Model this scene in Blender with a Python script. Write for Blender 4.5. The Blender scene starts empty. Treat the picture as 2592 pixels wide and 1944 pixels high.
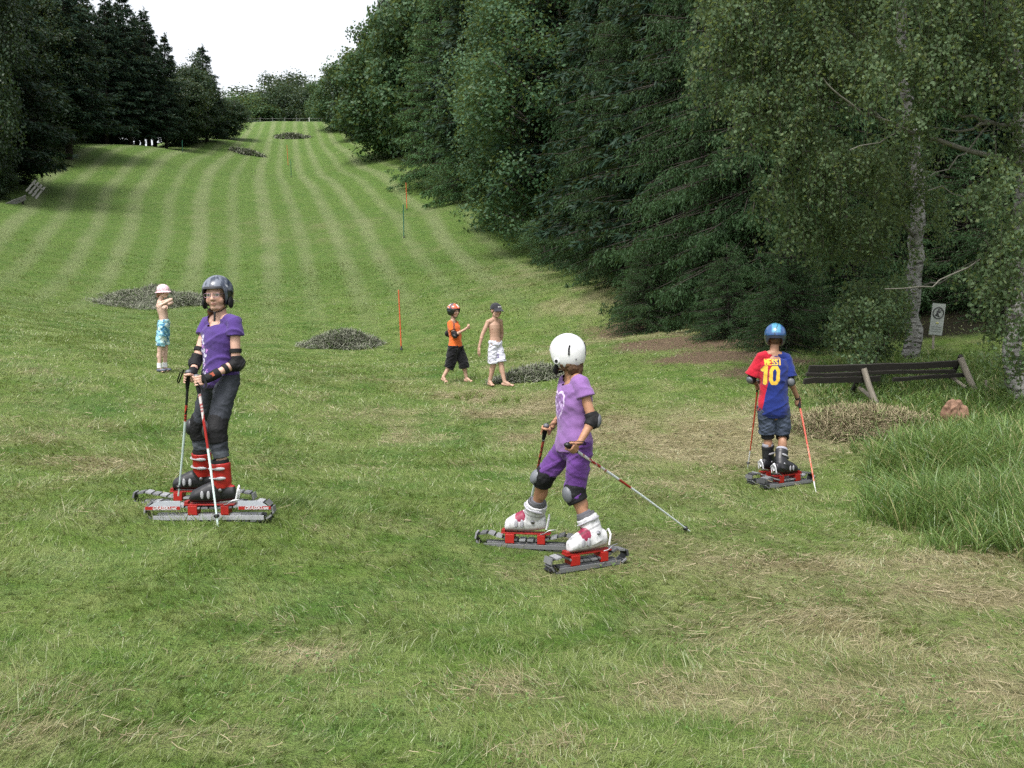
import bpy, bmesh, math
import numpy as np
from mathutils import Vector, Matrix
from mathutils.bvhtree import BVHTree
D = bpy.data
SC = bpy.context.scene
COL = SC.collection
RNG = np.random.default_rng(7)
PI = math.pi

# ------------------------------------------------------------------ camera
CAM_Z = 1.6
PITCH = math.radians(5.4)
LENS, SENSOR = 35.0, 36.0
FPX = 1024 * LENS / SENSOR
cam_data = D.cameras.new('camera'); cam_data.lens = LENS; cam_data.sensor_width = SENSOR
cam_data.clip_end = 3000; cam_data.clip_start = 0.05
cam = D.objects.new('camera', cam_data); COL.objects.link(cam)
cam.location = (0, 0, CAM_Z); cam.rotation_euler = (PI/2 - PITCH, 0, 0)
SC.camera = cam

def ray(px, py):
    b = (px-512)/FPX; a = (384-py)/FPX
    return np.array([b, math.cos(PITCH) + a*math.sin(PITCH), -math.sin(PITCH) + a*math.cos(PITCH)])
def P(px, py, d):
    """world point seen at pixel (1024x768 frame) at forward distance d"""
    r = ray(px, py); return np.array([0, 0, CAM_Z]) + r*(d/r[1])
K = 1024/2592
def PS(sx, sy, d): return P(sx*K, sy*K, d)

# ------------------------------------------------------------------ terrain
_ctrl = [(0,768,3.2),(256,768,3.2),(512,768,3.2),(1024,768,3.3),(210,517,6.45),(120,560,5.6),(560,566,6.2),(775,482,9.8),
 (470,384,16),(162,372,13.5),(850,438,11),(400,350,24),(300,350,24),(600,322,24),(600,345,19),(680,352,17),(740,377,14),
 (910,357,15.5),(875,405,12.8),(978,393,13),(1024,440,10.5),(1024,600,5.5),(930,570,6.2),(650,480,9),(512,430,12),
 (512,480,9),(300,430,11.5),(100,430,10.3),(0,400,11),(0,325,19),(0,262,35),(10,218,42),(105,306,31),(205,309,31),(0,297,28),(200,262,40),
 (300,250,43),(403,238,45),(406,210,57),(291,177,81),(286,166,89),(182,152,86),(216,141,99),(246,153.5,98),(290,138,112),
 (290,121.5,127),(245,122.5,127),(335,122,126),(90,146,74),(130,146,79),(165,147.5,84),(40,185,56),(350,150,94),(400,170,72),(450,205,52),
 (520,245,40),(560,275,31),(590,297,26)]
_pts = [tuple(P(*c)) for c in _ctrl]
_pts += [(25,50,7.5),(15,30,3),(40,90,16),(11,18,1.2),(14,12,.9),(9,6,.3),(-30,40,6),(-26,20,3.3),(-45,72,12),(-20,14,2.3),(-9,7,.8),
 (0,0,0),(-8,0,.4),(8,0,.1),(0,-12,-.2),(-14,-12,.6),(14,-12,.2),(-60,160,15),(-28,160,21),(10,160,22),(60,160,22),(-50,100,12.5),(-42,100,13.2),
 (-60,300,6),(60,300,10),(0,300,8),(-30,150,22.3),(-130,90,9),(130,90,14),(-130,20,4),(130,20,4),(0,600,-10),(-400,600,-10),(400,600,-10),(300,100,10),(-300,100,5),(300,0,3),(-300,0,3)]
_pts = np.array(_pts)
def _warp(x, y):
    y = np.maximum(y, -20.0)+26.0
    return np.stack([x/(y*.55+4)*1.6, np.log(y)*2.2], -1)
_C = _warp(_pts[:,0], _pts[:,1]); _cc = 0.03
def _phi(a, b):
    d2 = ((a[:,None,:]-b[None,:,:])**2).sum(-1); return np.sqrt(d2+_cc)
_n = len(_C)
_A = np.zeros((_n+3,_n+3)); _A[:_n,:_n] = _phi(_C,_C) - np.eye(_n)*.002
_A[:_n,_n] = 1; _A[:_n,_n+1:] = _C; _A[_n,:_n] = 1; _A[_n+1:,:_n] = _C.T
_W = np.linalg.solve(_A, np.concatenate([_pts[:,2], [0,0,0]]))

def hash2(ix, iy, seed=0):
    h = (ix.astype(np.int64)*374761393 + iy.astype(np.int64)*668265263 + seed*69069) & 0xffffffff
    h = ((h ^ (h >> 13))*1274126177) & 0xffffffff
    return ((h ^ (h >> 16)) & 0xffff)/65535.0
def vnoise(x, y, seed=0):
    ix = np.floor(x); iy = np.floor(y); fx = x-ix; fy = y-iy
    fx = fx*fx*(3-2*fx); fy = fy*fy*(3-2*fy)
    a = hash2(ix,iy,seed); b = hash2(ix+1,iy,seed); c = hash2(ix,iy+1,seed); d = hash2(ix+1,iy+1,seed)
    return (a*(1-fx)+b*fx)*(1-fy)+(c*(1-fx)+d*fx)*fy
def fbm(x, y, o=3, seed=0):
    s = 0; amp = .5; t = 0
    for k in range(o):
        s = s+amp*vnoise(x*2**k+17*k, y*2**k-9*k, seed+k); t += amp; amp *= .5
    return s/t
def ground_z(x, y):
    x = np.atleast_1d(np.asarray(x,float)); y = np.atleast_1d(np.asarray(y,float))
    out = np.empty(len(x))
    for s in range(0, len(x), 50000):
        w = _warp(x[s:s+50000], y[s:s+50000])
        out[s:s+50000] = _phi(w,_C)@_W[:_n] + _W[_n] + w@_W[_n+1:]
    out += (fbm(x*.9, y*.9, 2, 3)-.5)*.065 + (fbm(x*3.1, y*3.1, 2, 5)-.5)*.05
    return out
def gz(x, y): return float(ground_z(x, y)[0])
def G(px, py):
    """where the view ray of a pixel meets the ground"""
    r = ray(px, py); r = r/r[1]
    d = np.concatenate([np.arange(2,30,.05), np.arange(30,170,.25)])
    z = ground_z(r[0]*d, d); h = CAM_Z+r[2]*d-z
    i = np.where(h < 0)[0]
    k = d[i[0]] if len(i) else 125.0
    return np.array([r[0]*k, k, gz(r[0]*k, k)])

# ------------------------------------------------------------------ object helpers
def mesh_np(name, verts, faces=None, tris=None, quads=None, mats=(), smooth=False, attrs=None, midx=None):
    """verts (N,3); quads (M,4) and/or tris (K,3) index arrays"""
    me = D.meshes.new(name)
    verts = np.asarray(verts, np.float32)
    me.vertices.add(len(verts)); me.vertices.foreach_set('co', verts.ravel())
    loops = []; starts = []; n = 0
    if quads is not None and len(quads):
        q = np.asarray(quads, np.int32); loops.append(q.ravel()); starts.append(np.arange(len(q))*4+n); n += q.size
    if tris is not None and len(tris):
        t = np.asarray(tris, np.int32); loops.append(t.ravel()); starts.append(np.arange(len(t))*3+n); n += t.size
    loops = np.concatenate(loops).astype(np.int32); starts = np.concatenate(starts).astype(np.int32)
    me.loops.add(len(loops)); me.loops.foreach_set('vertex_index', loops)
    me.polygons.add(len(starts)); me.polygons.foreach_set('loop_start', starts)
    for m in mats: me.materials.append(m)
    if midx is not None: me.polygons.foreach_set('material_index', np.asarray(midx, np.int32))
    me.update(calc_edges=True)
    if smooth: me.polygons.foreach_set('use_smooth', np.ones(len(starts), bool))
    else: me.polygons.foreach_set('use_smooth', np.zeros(len(starts), bool))
    for k, v in (attrs or {}).items():
        v = np.asarray(v, np.float32)
        if v.ndim == 1:
            a = me.attributes.new(k, 'FLOAT', 'POINT'); a.data.foreach_set('value', v)
        else:
            a = me.attributes.new(k, 'FLOAT_COLOR', 'POINT')
            if v.shape[1] == 3: v = np.concatenate([v, np.ones((len(v),1),np.float32)], 1)
            a.data.foreach_set('color', v.ravel())
    me.validate()
    return me
def link(name, me, parent=None):
    o = D.objects.new(name, me); COL.objects.link(o)
    if parent is not None:
        o.parent = parent
        o.matrix_parent_inverse = parent.matrix_world.inverted() if False else Matrix.Translation(-parent.location) if parent.type == 'EMPTY' and tuple(parent.rotation_euler) == (0,0,0) else Matrix()
    return o
def tag(o, label=None, cat=None, group=None, kind=None):
    if label: o['label'] = label
    if cat: o['category'] = cat
    if group: o['group'] = group
    if kind: o['kind'] = kind
    return o
def thing(name, loc, label, cat, group=None):
    o = D.objects.new(name, None); COL.objects.link(o); o.location = tuple(loc); o.empty_display_size = .1
    return tag(o, label, cat, group)
def copy_tree(o, parent=None, name=None):
    c = o.copy(); COL.objects.link(c); c.parent = parent
    for ch in o.children: copy_tree(ch, c)
    return c

class Acc:
    """collects shapes of one mesh; every shape is closed"""
    def __init__(s): s.v = []; s.f = []; s.m = []; s.n = 0
    def add(s, v, f, m=0):
        v = [tuple(map(float, p)) for p in v]
        s.v += v; s.f += [tuple(i+s.n for i in q) for q in f]; s.m += [m]*len(f); s.n += len(v); return s
    def loft(s, rings, n=16, m=0, caps=True):
        """rings: (centre, ax, ay) with ax, ay the half-axis vectors"""
        v = []; f = []
        for c, ax, ay in rings:
            c = np.asarray(c,float); ax = np.asarray(ax,float); ay = np.asarray(ay,float)
            for k in range(n):
                t = 2*PI*k/n; v.append(c+ax*math.cos(t)+ay*math.sin(t))
        R = len(rings)
        for i in range(R-1):
            for k in range(n):
                a = i*n+k; b = i*n+(k+1)%n; f.append((a, b, b+n, a+n))
        if caps:
            f.append(tuple(range(n-1,-1,-1))); f.append(tuple(range((R-1)*n, R*n)))
        return s.add(v, f, m)
    def tube(s, pts, r, n=10, m=0, flat=1.0, hint=None):
        """tube through points with radius (list or number), mitred rings"""
        pts = [np.asarray(p,float) for p in pts]
        rs = r if hasattr(r,'__len__') else [r]*len(pts)
        rings = []; prev = None
        for i, p in enumerate(pts):
            t = (pts[min(i+1,len(pts)-1)]-pts[max(i-1,0)]); t = t/(np.linalg.norm(t)+1e-9)
            if prev is None:
                h = np.asarray(hint if hint is not None else ((0,0,1) if abs(t[2])<.9 else (1,0,0)), float)
            else: h = prev
            ay = h-t*(h@t); ay /= np.linalg.norm(ay)+1e-9; ax = np.cross(ay, t); prev = ay
            rings.append((p, ax*rs[i], ay*rs[i]*flat))
        return s.loft(rings, n, m)
    def cap(s, a, b, ra, rb, n=12, m=0):
        """tapered capsule"""
        a = np.asarray(a,float); b = np.asarray(b,float); t = b-a; L = np.linalg.norm(t)
        if L < 1e-6: return s.ball(a, (max(ra,rb),)*3)
        t /= L; h = np.array((0,0,1.)) if abs(t[2])<.9 else np.array((1.,0,0)); x = np.cross(h,t); x /= np.linalg.norm(x); y = np.cross(t,x)
        rings = []
        for al in (80,50,22): rings.append((a-t*ra*math.sin(math.radians(al)), x*ra*math.cos(math.radians(al)), y*ra*math.cos(math.radians(al))))
        rings.append((a,x*ra,y*ra)); rings.append((b,x*rb,y*rb))
        for al in (22,50,80): rings.append((b+t*rb*math.sin(math.radians(al)), x*rb*math.cos(math.radians(al)), y*rb*math.cos(math.radians(al))))
        return s.loft(rings, n, m)
    def ball(s, c, r, fr=None, n=14, k=9, m=0):
        """ellipsoid; fr = 3x3 rows giving the local axes"""
        c = np.asarray(c,float); fr = np.eye(3) if fr is None else np.asarray(fr,float)
        rings = []
        for i in range(k):
            al = -PI/2*.97+PI*.97*i/(k-1)
            rings.append((c+fr[2]*r[2]*math.sin(al), fr[0]*r[0]*math.cos(al), fr[1]*r[1]*math.cos(al)))
        return s.loft(rings, n, m)
    def box(s, c, h, fr=None, m=0):
        c = np.asarray(c,float); fr = np.eye(3) if fr is None else np.asarray(fr,float)
        v = [c+fr[0]*h[0]*a+fr[1]*h[1]*b+fr[2]*h[2]*d for a in (-1,1) for b in (-1,1) for d in (-1,1)]
        return s.add(v, [(0,1,3,2),(4,6,7,5),(0,4,5,1),(2,3,7,6),(0,2,6,4),(1,5,7,3)], m)
    def prism(s, poly, o, ax, ay, az, t, m=0):
        """polygon (u,v) in plane ax, ay, extruded by t along az (both ways t/2)"""
        o = np.asarray(o,float); n = len(poly)
        v = [o+np.asarray(ax)*u+np.asarray(ay)*w-np.asarray(az)*t/2 for u,w in poly]+[o+np.asarray(ax)*u+np.asarray(ay)*w+np.asarray(az)*t/2 for u,w in poly]
        return s.add(v, [tuple(range(n-1,-1,-1)), tuple(range(n,2*n))]+[(i,(i+1)%n,(i+1)%n+n,i+n) for i in range(n)], m)
    def mesh(s, name, mats=(), smooth=True):
        me = D.meshes.new(name); me.from_pydata(s.v, [], s.f); me.validate()
        bm = bmesh.new(); bm.from_mesh(me); bmesh.ops.recalc_face_normals(bm, faces=bm.faces); bm.to_mesh(me); bm.free()
        for m in mats: me.materials.append(m)
        if len(me.polygons) == len(s.m) and any(s.m): me.polygons.foreach_set('material_index', s.m)
        if smooth: me.shade_smooth()
        return me
    def obj(s, name, mats, parent=None, smooth=True, bevel=0, autosm=True):
        if not isinstance(mats,(list,tuple)): mats = [mats]
        o = link(name, s.mesh(name, mats, smooth), parent)
        if bevel:
            b = o.modifiers.new('bevel','BEVEL'); b.width = bevel; b.segments = 2; b.limit_method = 'ANGLE'
        if smooth and autosm: sharp(o.data)
        return o
def sharp(me, ang=40):
    bm = bmesh.new(); bm.from_mesh(me)
    for e in bm.edges:
        if len(e.link_faces) == 2 and e.calc_face_angle(0) > math.radians(ang): e.smooth = False
    bm.to_mesh(me); bm.free()
def remeshed(acc, name, voxel, smooth=3, factor=.5):
    """one continuous surface from the overlapping shapes of acc; returns verts, normals, mesh"""
    me = acc.mesh(name); o = D.objects.new('t', me); COL.objects.link(o)
    r = o.modifiers.new('r','REMESH'); r.mode = 'VOXEL'; r.voxel_size = voxel; r.use_smooth_shade = True
    if smooth:
        k = o.modifiers.new('s','SMOOTH'); k.iterations = smooth; k.factor = factor
    dg = bpy.context.evaluated_depsgraph_get(); dg.update()
    out = D.meshes.new_from_object(o.evaluated_get(dg)); out.name = name
    D.objects.remove(o); D.meshes.remove(me)
    v = np.empty(len(out.vertices)*3, np.float32); out.vertices.foreach_get('co', v)
    nrm = np.empty(len(out.vertices)*3, np.float32); out.vertices.foreach_get('normal', nrm)
    out.shade_smooth()
    return out, v.reshape(-1,3), nrm.reshape(-1,3)
def set_co(me, v): me.vertices.foreach_set('co', np.asarray(v,np.float32).ravel()); me.update()
def set_col(me, c):
    c = np.asarray(c,np.float32); 
    if c.ndim == 1: c = np.tile(c,(len(me.vertices),1))
    a = me.attributes.get('Col') or me.attributes.new('Col','FLOAT_COLOR','POINT')
    a.data.foreach_set('color', np.concatenate([c, np.ones((len(c),1),np.float32)],1).ravel())

# ------------------------------------------------------------------ materials
def nodes(name):
    m = D.materials.new(name); m.use_nodes = True; nt = m.node_tree; nt.nodes.clear()
    return m, nt
class N:
    def __init__(s, nt): s.nt = nt
    def __call__(s, typ, ins=None, **kw):
        n = s.nt.nodes.new(typ)
        for k, v in kw.items(): setattr(n, k, v)
        for k, v in (ins or {}).items():
            if isinstance(v, bpy.types.NodeSocket): s.nt.links.new(v, n.inputs[k])
            else: n.inputs[k].default_value = v
        return n
    def math(s, op, a, b=0.0, c=0.0, clamp=False):
        n = s('ShaderNodeMath', operation=op, use_clamp=clamp)
        for i, v in enumerate((a,b,c)):
            if isinstance(v, bpy.types.NodeSocket): s.nt.links.new(v, n.inputs[i])
            else: n.inputs[i].default_value = v
        return n.outputs[0]
    def mix(s, f, a, b, blend='MIX'):
        n = s('ShaderNodeMix', data_type='RGBA', blend_type=blend)
        for i, v in ((0,f),(6,a),(7,b)):
            if isinstance(v, bpy.types.NodeSocket): s.nt.links.new(v, n.inputs[i])
            else: n.inputs[i].default_value = v if i == 0 else (*v,1) if len(v)==3 else v
        return n.outputs[2]
    def noise(s, vec, scale, detail=3, rough=.55, dist=0):
        return s('ShaderNodeTexNoise', {'Vector':vec,'Scale':scale,'Detail':detail,'Roughness':rough,'Distortion':dist}).outputs[0]
    def ramp(s, f, lo, hi):
        return s('ShaderNodeMapRange', {0:f,1:lo,2:hi,3:0.0,4:1.0}, clamp=True).outputs[0]
    def attr(s, name, out=2): return s('ShaderNodeAttribute', attribute_name=name).outputs[out]
    def bump(s, h, strength=.3, dist=.01): return s('ShaderNodeBump', {'Height':h,'Strength':strength,'Distance':dist}).outputs[0]
    def out(s, bsdf):
        o = s('ShaderNodeOutputMaterial'); s.nt.links.new(bsdf, o.inputs[0])
def simple(name, col, rough=.6, metal=0., var=.12, scale=30, bump=.15, bdist=.003, coat=0., spec=.5, stretch=None):
    m, nt = nodes(name); n = N(nt)
    pos = n('ShaderNodeTexCoord').outputs['Object']
    if stretch: pos = n('ShaderNodeMapping', {'Vector':pos,'Scale':stretch}).outputs[0]
    ns = n.noise(pos, scale, 4)
    c2 = tuple(max(0,x*(1-var*2)) for x in col); c3 = tuple(min(1,x*(1+var)) for x in col)
    c = n.mix(ns, c2, c3)
    b = n('ShaderNodeBsdfPrincipled', {'Base Color':c,'Roughness':rough,'Metallic':metal,'Normal':n.bump(ns,bump,bdist),'Specular IOR Level':spec,'Coat Weight':coat,'Coat Roughness':.08})
    n.out(b.outputs[0]); return m
def painted(name, rough=.8, scale=60, bump=.3, bdist=.002, var=.12, sheen=0., coat=0., sss=0., spec=.4, weave=False, metal=0.):
    """surface whose own colours are stored on the mesh"""
    m, nt = nodes(name); n = N(nt)
    pos = n('ShaderNodeTexCoord').outputs['Object']
    a = n.attr('Col', 0); ns = n.noise(pos, scale, 4)
    lo = n.noise(pos, scale*.18, 3)
    c = n.mix(n.ramp(ns,.3,.7), n.mix(var, a, (0,0,0)), a)
    c = n.mix(n.math('MULTIPLY', n.ramp(lo,.4,.7), min(1,var*2)), c, n.mix(1.0, c, (1.35,1.35,1.35), 'MULTIPLY'))
    ins = {'Base Color':c,'Roughness':rough,'Normal':n.bump(n.math('ADD',ns,n.math('MULTIPLY',lo,2.0)),bump,bdist),'Specular IOR Level':spec,'Coat Weight':coat,'Coat Roughness':.06,'Sheen Weight':sheen,'Metallic':metal}
    b = n('ShaderNodeBsdfPrincipled', ins)
    if sss:
        b.inputs['Subsurface Weight'].default_value = sss; b.inputs['Subsurface Radius'].default_value = (.012,.004,.002); b.inputs['Subsurface Scale'].default_value = 1
    n.out(b.outputs[0]); return m
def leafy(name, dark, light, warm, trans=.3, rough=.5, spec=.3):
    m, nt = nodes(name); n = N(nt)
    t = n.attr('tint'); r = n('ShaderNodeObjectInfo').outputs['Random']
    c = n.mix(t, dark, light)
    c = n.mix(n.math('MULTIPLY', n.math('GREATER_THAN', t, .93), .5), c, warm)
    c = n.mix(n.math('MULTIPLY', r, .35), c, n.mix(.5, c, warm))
    b = n('ShaderNodeBsdfPrincipled', {'Base Color':c,'Roughness':rough,'Specular IOR Level':spec})
    tr = n('ShaderNodeBsdfTranslucent', {'Color':n.mix(.5, c, (.5,.6,.15), 'MIX')})
    mx = n('ShaderNodeMixShader', {0:trans,1:b.outputs[0],2:tr.outputs[0]})
    n.out(mx.outputs[0]); return m

SC.cycles.use_denoising = False
# ------------------------------------------------------------------ sky and light
world = D.worlds.new('World'); SC.world = world; world.use_nodes = True
wn = world.node_tree; wn.nodes.clear(); w = N(wn)
SUN_EL, SUN_AZ = math.radians(60), math.radians(-152)       # azimuth from +Y (view direction), negative = left
sky = w('ShaderNodeTexSky', sky_type='NISHITA', sun_disc=False, sun_elevation=SUN_EL, sun_rotation=SUN_AZ, dust_density=4.0, air_density=1.0, ozone_density=1.0)
hs = w('ShaderNodeHueSaturation', {'Saturation':.22,'Value':1.0,'Color':sky.outputs[0]})
bg = w('ShaderNodeBackground', {'Color':hs.outputs[0],'Strength':.15})
wo = w('ShaderNodeOutputWorld'); wn.links.new(bg.outputs[0], wo.inputs[0])
sd = D.lights.new('sun','SUN'); sd.energy = 1.5; sd.angle = math.radians(12); sd.color = (1,.96,.9)
sun = D.objects.new('sun', sd); COL.objects.link(sun)
sv = Vector((math.sin(SUN_AZ)*math.cos(SUN_EL), math.cos(SUN_AZ)*math.cos(SUN_EL), math.sin(SUN_EL)))
sun.rotation_euler = sv.to_track_quat('Z','Y').to_euler(); sun.location = (-20,0,40)
SC.view_settings.view_transform = 'Standard'; SC.view_settings.look = 'None'; SC.view_settings.gamma = 1
SC.view_settings.exposure = 1.15
SC.cycles.max_bounces = 6; SC.cycles.diffuse_bounces = 3; SC.cycles.glossy_bounces = 2; SC.cycles.transmission_bounces = 4
SC.cycles.transparent_max_bounces = 4; SC.cycles.caustics_reflective = False; SC.cycles.caustics_refractive = False

# ------------------------------------------------------------------ fields over the ground
_L = np.array([(0,-9,4),(12,-10.5,5),(25,-16,3),(37,-19.5,1),(45,-22,-.5),(57,-27,-2),(72,-30.5,-6.5),(88,-33.5,-11),(108,-36,-16.5),(125,-38,-21),(200,-40,-20)])
def stripe_u(x, y):
    l = np.interp(y, _L[:,0], _L[:,1]); r = np.interp(y, _L[:,0], _L[:,2]); return (x-l)/(r-l)
def blobs(x, y, lst):
    s = np.zeros(len(x))
    for px, py, sx, sy, a in lst:
        g = G(px, py); s = np.maximum(s, a*np.exp(-(((x-g[0])/sx)**2+((y-g[1])/sy)**2)))
    return s
_straw = [(520,410,1.2,1.5,.75),(600,425,1.6,1.2,.75),(700,440,1.6,1.0,.85),(770,430,1.2,.9,.7),(850,440,1.1,.6,.7),(480,395,1,1,.6),
 (900,560,1.3,.4,.5),(1000,590,1.0,.4,.7),(960,640,.8,.3,.3),(800,620,.9,.3,.3),(640,540,.7,.4,.25),(560,470,1.4,.7,.35),(110,470,.9,.6,.5),(60,430,1,1,.35),
 (235,620,.3,.15,.4),(280,660,.4,.2,.4),(480,690,.5,.25,.45),(60,690,.4,.2,.4),(100,740,.5,.15,.45),(700,700,.6,.25,.4),(850,690,.6,.25,.45),(1000,700,.6,.3,.5),
 (330,225,7,3,.4),(280,240,5,2,.35),(520,275,2,4,.55),(640,335,2,2,.6),(600,300,1.5,3,.5),(420,250,4,2,.3),(560,355,2.5,1,.3),(180,400,2,.8,.3),(560,750,.5,.2,.4)]
_dirt = [(632,330,1.3,1.5,.9),(668,343,1.3,1.3,1),(708,357,1.2,.9,1),(742,372,.9,.6,.7),(705,340,2.2,1.8,.9),(780,362,2,1.0,.6)]
def fields(x, y):
    st = blobs(x, y, _straw); n = fbm(x*.55, y*.55, 3, 21); n2 = fbm(x*2.3, y*1.9, 2, 31)
    st = np.clip(st*(.15+1.45*n2)*.85 + np.clip((n-.54)*2.6,0,1)*.40*np.clip(1-(y-14)/20,.3,1) + .22*np.clip((n2-.5)*3,0,1) + np.clip((x-.3)/6,0,.18)*np.clip(1-(y-8)/8,0,1), 0, 1)
    di = np.clip(blobs(x, y, _dirt)*(.6+.8*n2), 0, 1)
    rt = np.interp(y, _L[:,0], _L[:,2])
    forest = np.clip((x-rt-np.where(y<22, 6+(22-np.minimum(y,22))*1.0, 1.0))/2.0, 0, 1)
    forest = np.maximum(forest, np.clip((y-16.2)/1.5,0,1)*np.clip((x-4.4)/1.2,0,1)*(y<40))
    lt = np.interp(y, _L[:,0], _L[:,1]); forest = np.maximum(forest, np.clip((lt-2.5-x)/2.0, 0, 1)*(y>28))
    mow = np.clip((y-22)/16, 0, 1)
    return st, di, forest, mow, stripe_u(x, y)

def grass_colour(n, blade):
    pos = n('ShaderNodeNewGeometry').outputs['Position']
    lo = n.noise(pos, .45, 4, .6); mid = n.noise(pos, 2.6, 4, .65); hi = n.noise(pos, 11.0, 5, .7); fine = n.noise(pos, 45.0, 3, .7)
    green = n.mix(n.ramp(lo,.35,.65), (.058,.128,.017), (.110,.172,.031))
    green = n.mix(n.ramp(mid,.38,.66), green, (.170,.215,.066))
    green = n.mix(n.math('MULTIPLY', n.ramp(hi,.50,.68), .50), green, (.030,.082,.018)); pat = n.noise(pos, 1.15, 3, .6, .6); green = n.mix(n.math('MULTIPLY', n.ramp(pat,.52,.70), .25), green, (.045,.125,.035))
    straw = n.mix(n.ramp(mid,.35,.65), (.20,.165,.090), (.30,.26,.155))
    sa = n.attr('straw')
    sm = n.ramp(n.math('ADD', n.math('MULTIPLY', sa, 1.25), n.math('SUBTRACT', hi, .62)), .02, .75)
    if blade:
        rb = n.attr('rnd')
        sm = n.ramp(n.math('ADD', n.math('ADD', sm, n.math('MULTIPLY', sa, .2)), n.math('MULTIPLY', n.math('SUBTRACT', rb, .60), 1.0)), .12, .66)
        c = n.mix(sm, green, straw)
        c = n.mix(n.math('MULTIPLY', n.attr('rnd2'), .55), c, n.mix(.50, c, (.20,.26,.08)))
        c = n.mix(n.math('MULTIPLY', n.math('GREATER_THAN', n.attr('rnd2'), .9), .5), c, (.45,.47,.33))
    else:
        c = n.mix(n.math('MULTIPLY', sm, .85), green, straw)
        c = n.mix(n.math('MULTIPLY', n.ramp(fine,.45,.75), .45), c, n.mix(.5, c, (.02,.035,.008)))
    # mowing stripes on the slope
    u = n.math('ADD', n.attr('su'), n.math('MULTIPLY', n.math('SUBTRACT', n.noise(pos,.9,3), .5), .014))
    s = n.math('SINE', n.math('MULTIPLY', u, 2*PI*14.0)); s2 = n.math('SINE', n.math('MULTIPLY', u, 2*PI*6.1))
    s = n.ramp(n.math('ADD', n.math('ADD', s, n.math('MULTIPLY', s2, .35)), n.math('MULTIPLY', n.math('SUBTRACT', hi, .5), 2.2)), -.3, 1.1)
    mow = n.attr('mow')
    c = n.mix(n.math('MULTIPLY', mow, .62), c, n.mix(n.ramp(hi,.4,.7), (.068,.122,.023), (.044,.090,.017)))
    c = n.mix(n.math('MULTIPLY', n.math('MULTIPLY', s, mow), n.math('ADD', .36, n.math('MULTIPLY', n.ramp(lo,.3,.7), .35))), c, (.170,.195,.095))
    # a few dark wet flecks across the slope
    return c, pos, hi, fine, mid
gm, nt = nodes('meadow_ground'); n = N(nt)
c, pos, hi, fine, mid = grass_colour(n, False)
c = n.mix(n.ramp(n.math('ADD', n.attr('dirt'), n.math('MULTIPLY', n.math('SUBTRACT', hi, .5), .9)), .35, .65), c, n.mix(n.ramp(fine,.35,.7), (.085,.060,.038), (.20,.145,.095)))
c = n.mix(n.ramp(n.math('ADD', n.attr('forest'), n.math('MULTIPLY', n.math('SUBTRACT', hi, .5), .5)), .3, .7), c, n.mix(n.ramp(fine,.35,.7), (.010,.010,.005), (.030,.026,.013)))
b = n('ShaderNodeBsdfPrincipled', {'Base Color':c,'Roughness':.9,'Specular IOR Level':.15,'Normal':n.bump(n.math('ADD', n.math('MULTIPLY',hi,1.2), fine), .9, .06)})
n.out(b.outputs[0])
gbm, nt = nodes('grass_blades'); n = N(nt)
c, pos, hi, fine, mid = grass_colour(n, True)
b = n('ShaderNodeBsdfPrincipled', {'Base Color':c,'Roughness':.55,'Specular IOR Level':.3})
tr = n('ShaderNodeBsdfTranslucent', {'Color':n.mix(.4, c, (.35,.42,.10))})
mx = n('ShaderNodeMixShader', {0:.28,1:b.outputs[0],2:tr.outputs[0]}); n.out(mx.outputs[0])

def axis(step, k, lim):
    a = [0.0]
    while a[-1] < lim: a.append(a[-1]+max(step, k*a[-1]))
    return a
ax = axis(.16,.022,900); xs = np.array([-v for v in ax[:0:-1]]+ax)
ay = axis(.14,.018,1300); ys = np.array([-v for v in axis(.5,.2,60)[:0:-1]]+ay)
X, Y = np.meshgrid(xs, ys); Z = ground_z(X.ravel(), Y.ravel()).reshape(X.shape)
far = np.clip((np.hypot(X, Y)-260)/300, 0, 1); Z = Z*(1-far)+(-12)*far
nx, ny = len(xs), len(ys)
idx = np.arange(nx*ny).reshape(ny, nx)
quads = np.stack([idx[:-1,:-1], idx[:-1,1:], idx[1:,1:], idx[1:,:-1]], -1).reshape(-1,4)
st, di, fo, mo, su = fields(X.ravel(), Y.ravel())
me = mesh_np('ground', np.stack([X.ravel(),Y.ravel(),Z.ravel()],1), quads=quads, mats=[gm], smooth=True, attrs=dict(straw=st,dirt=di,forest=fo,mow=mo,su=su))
tag(link('ground', me), kind='structure')
_Zg = Z.copy(); _zfun = ground_z
def mesh_z(x, y):
    """height of the ground mesh itself, so that nothing floats or sinks between its vertices"""
    x = np.atleast_1d(np.asarray(x,float)); y = np.atleast_1d(np.asarray(y,float))
    i = np.clip(np.searchsorted(xs, x)-1, 0, nx-2); j = np.clip(np.searchsorted(ys, y)-1, 0, ny-2)
    u = (x-xs[i])/(xs[i+1]-xs[i]); v = (y-ys[j])/(ys[j+1]-ys[j])
    a, b_, c_, d_ = _Zg[j,i], _Zg[j,i+1], _Zg[j+1,i+1], _Zg[j+1,i]
    return (a*(1-u)+b_*u)*(1-v)+(d_*(1-u)+c_*u)*v
ground_z = mesh_z

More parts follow.
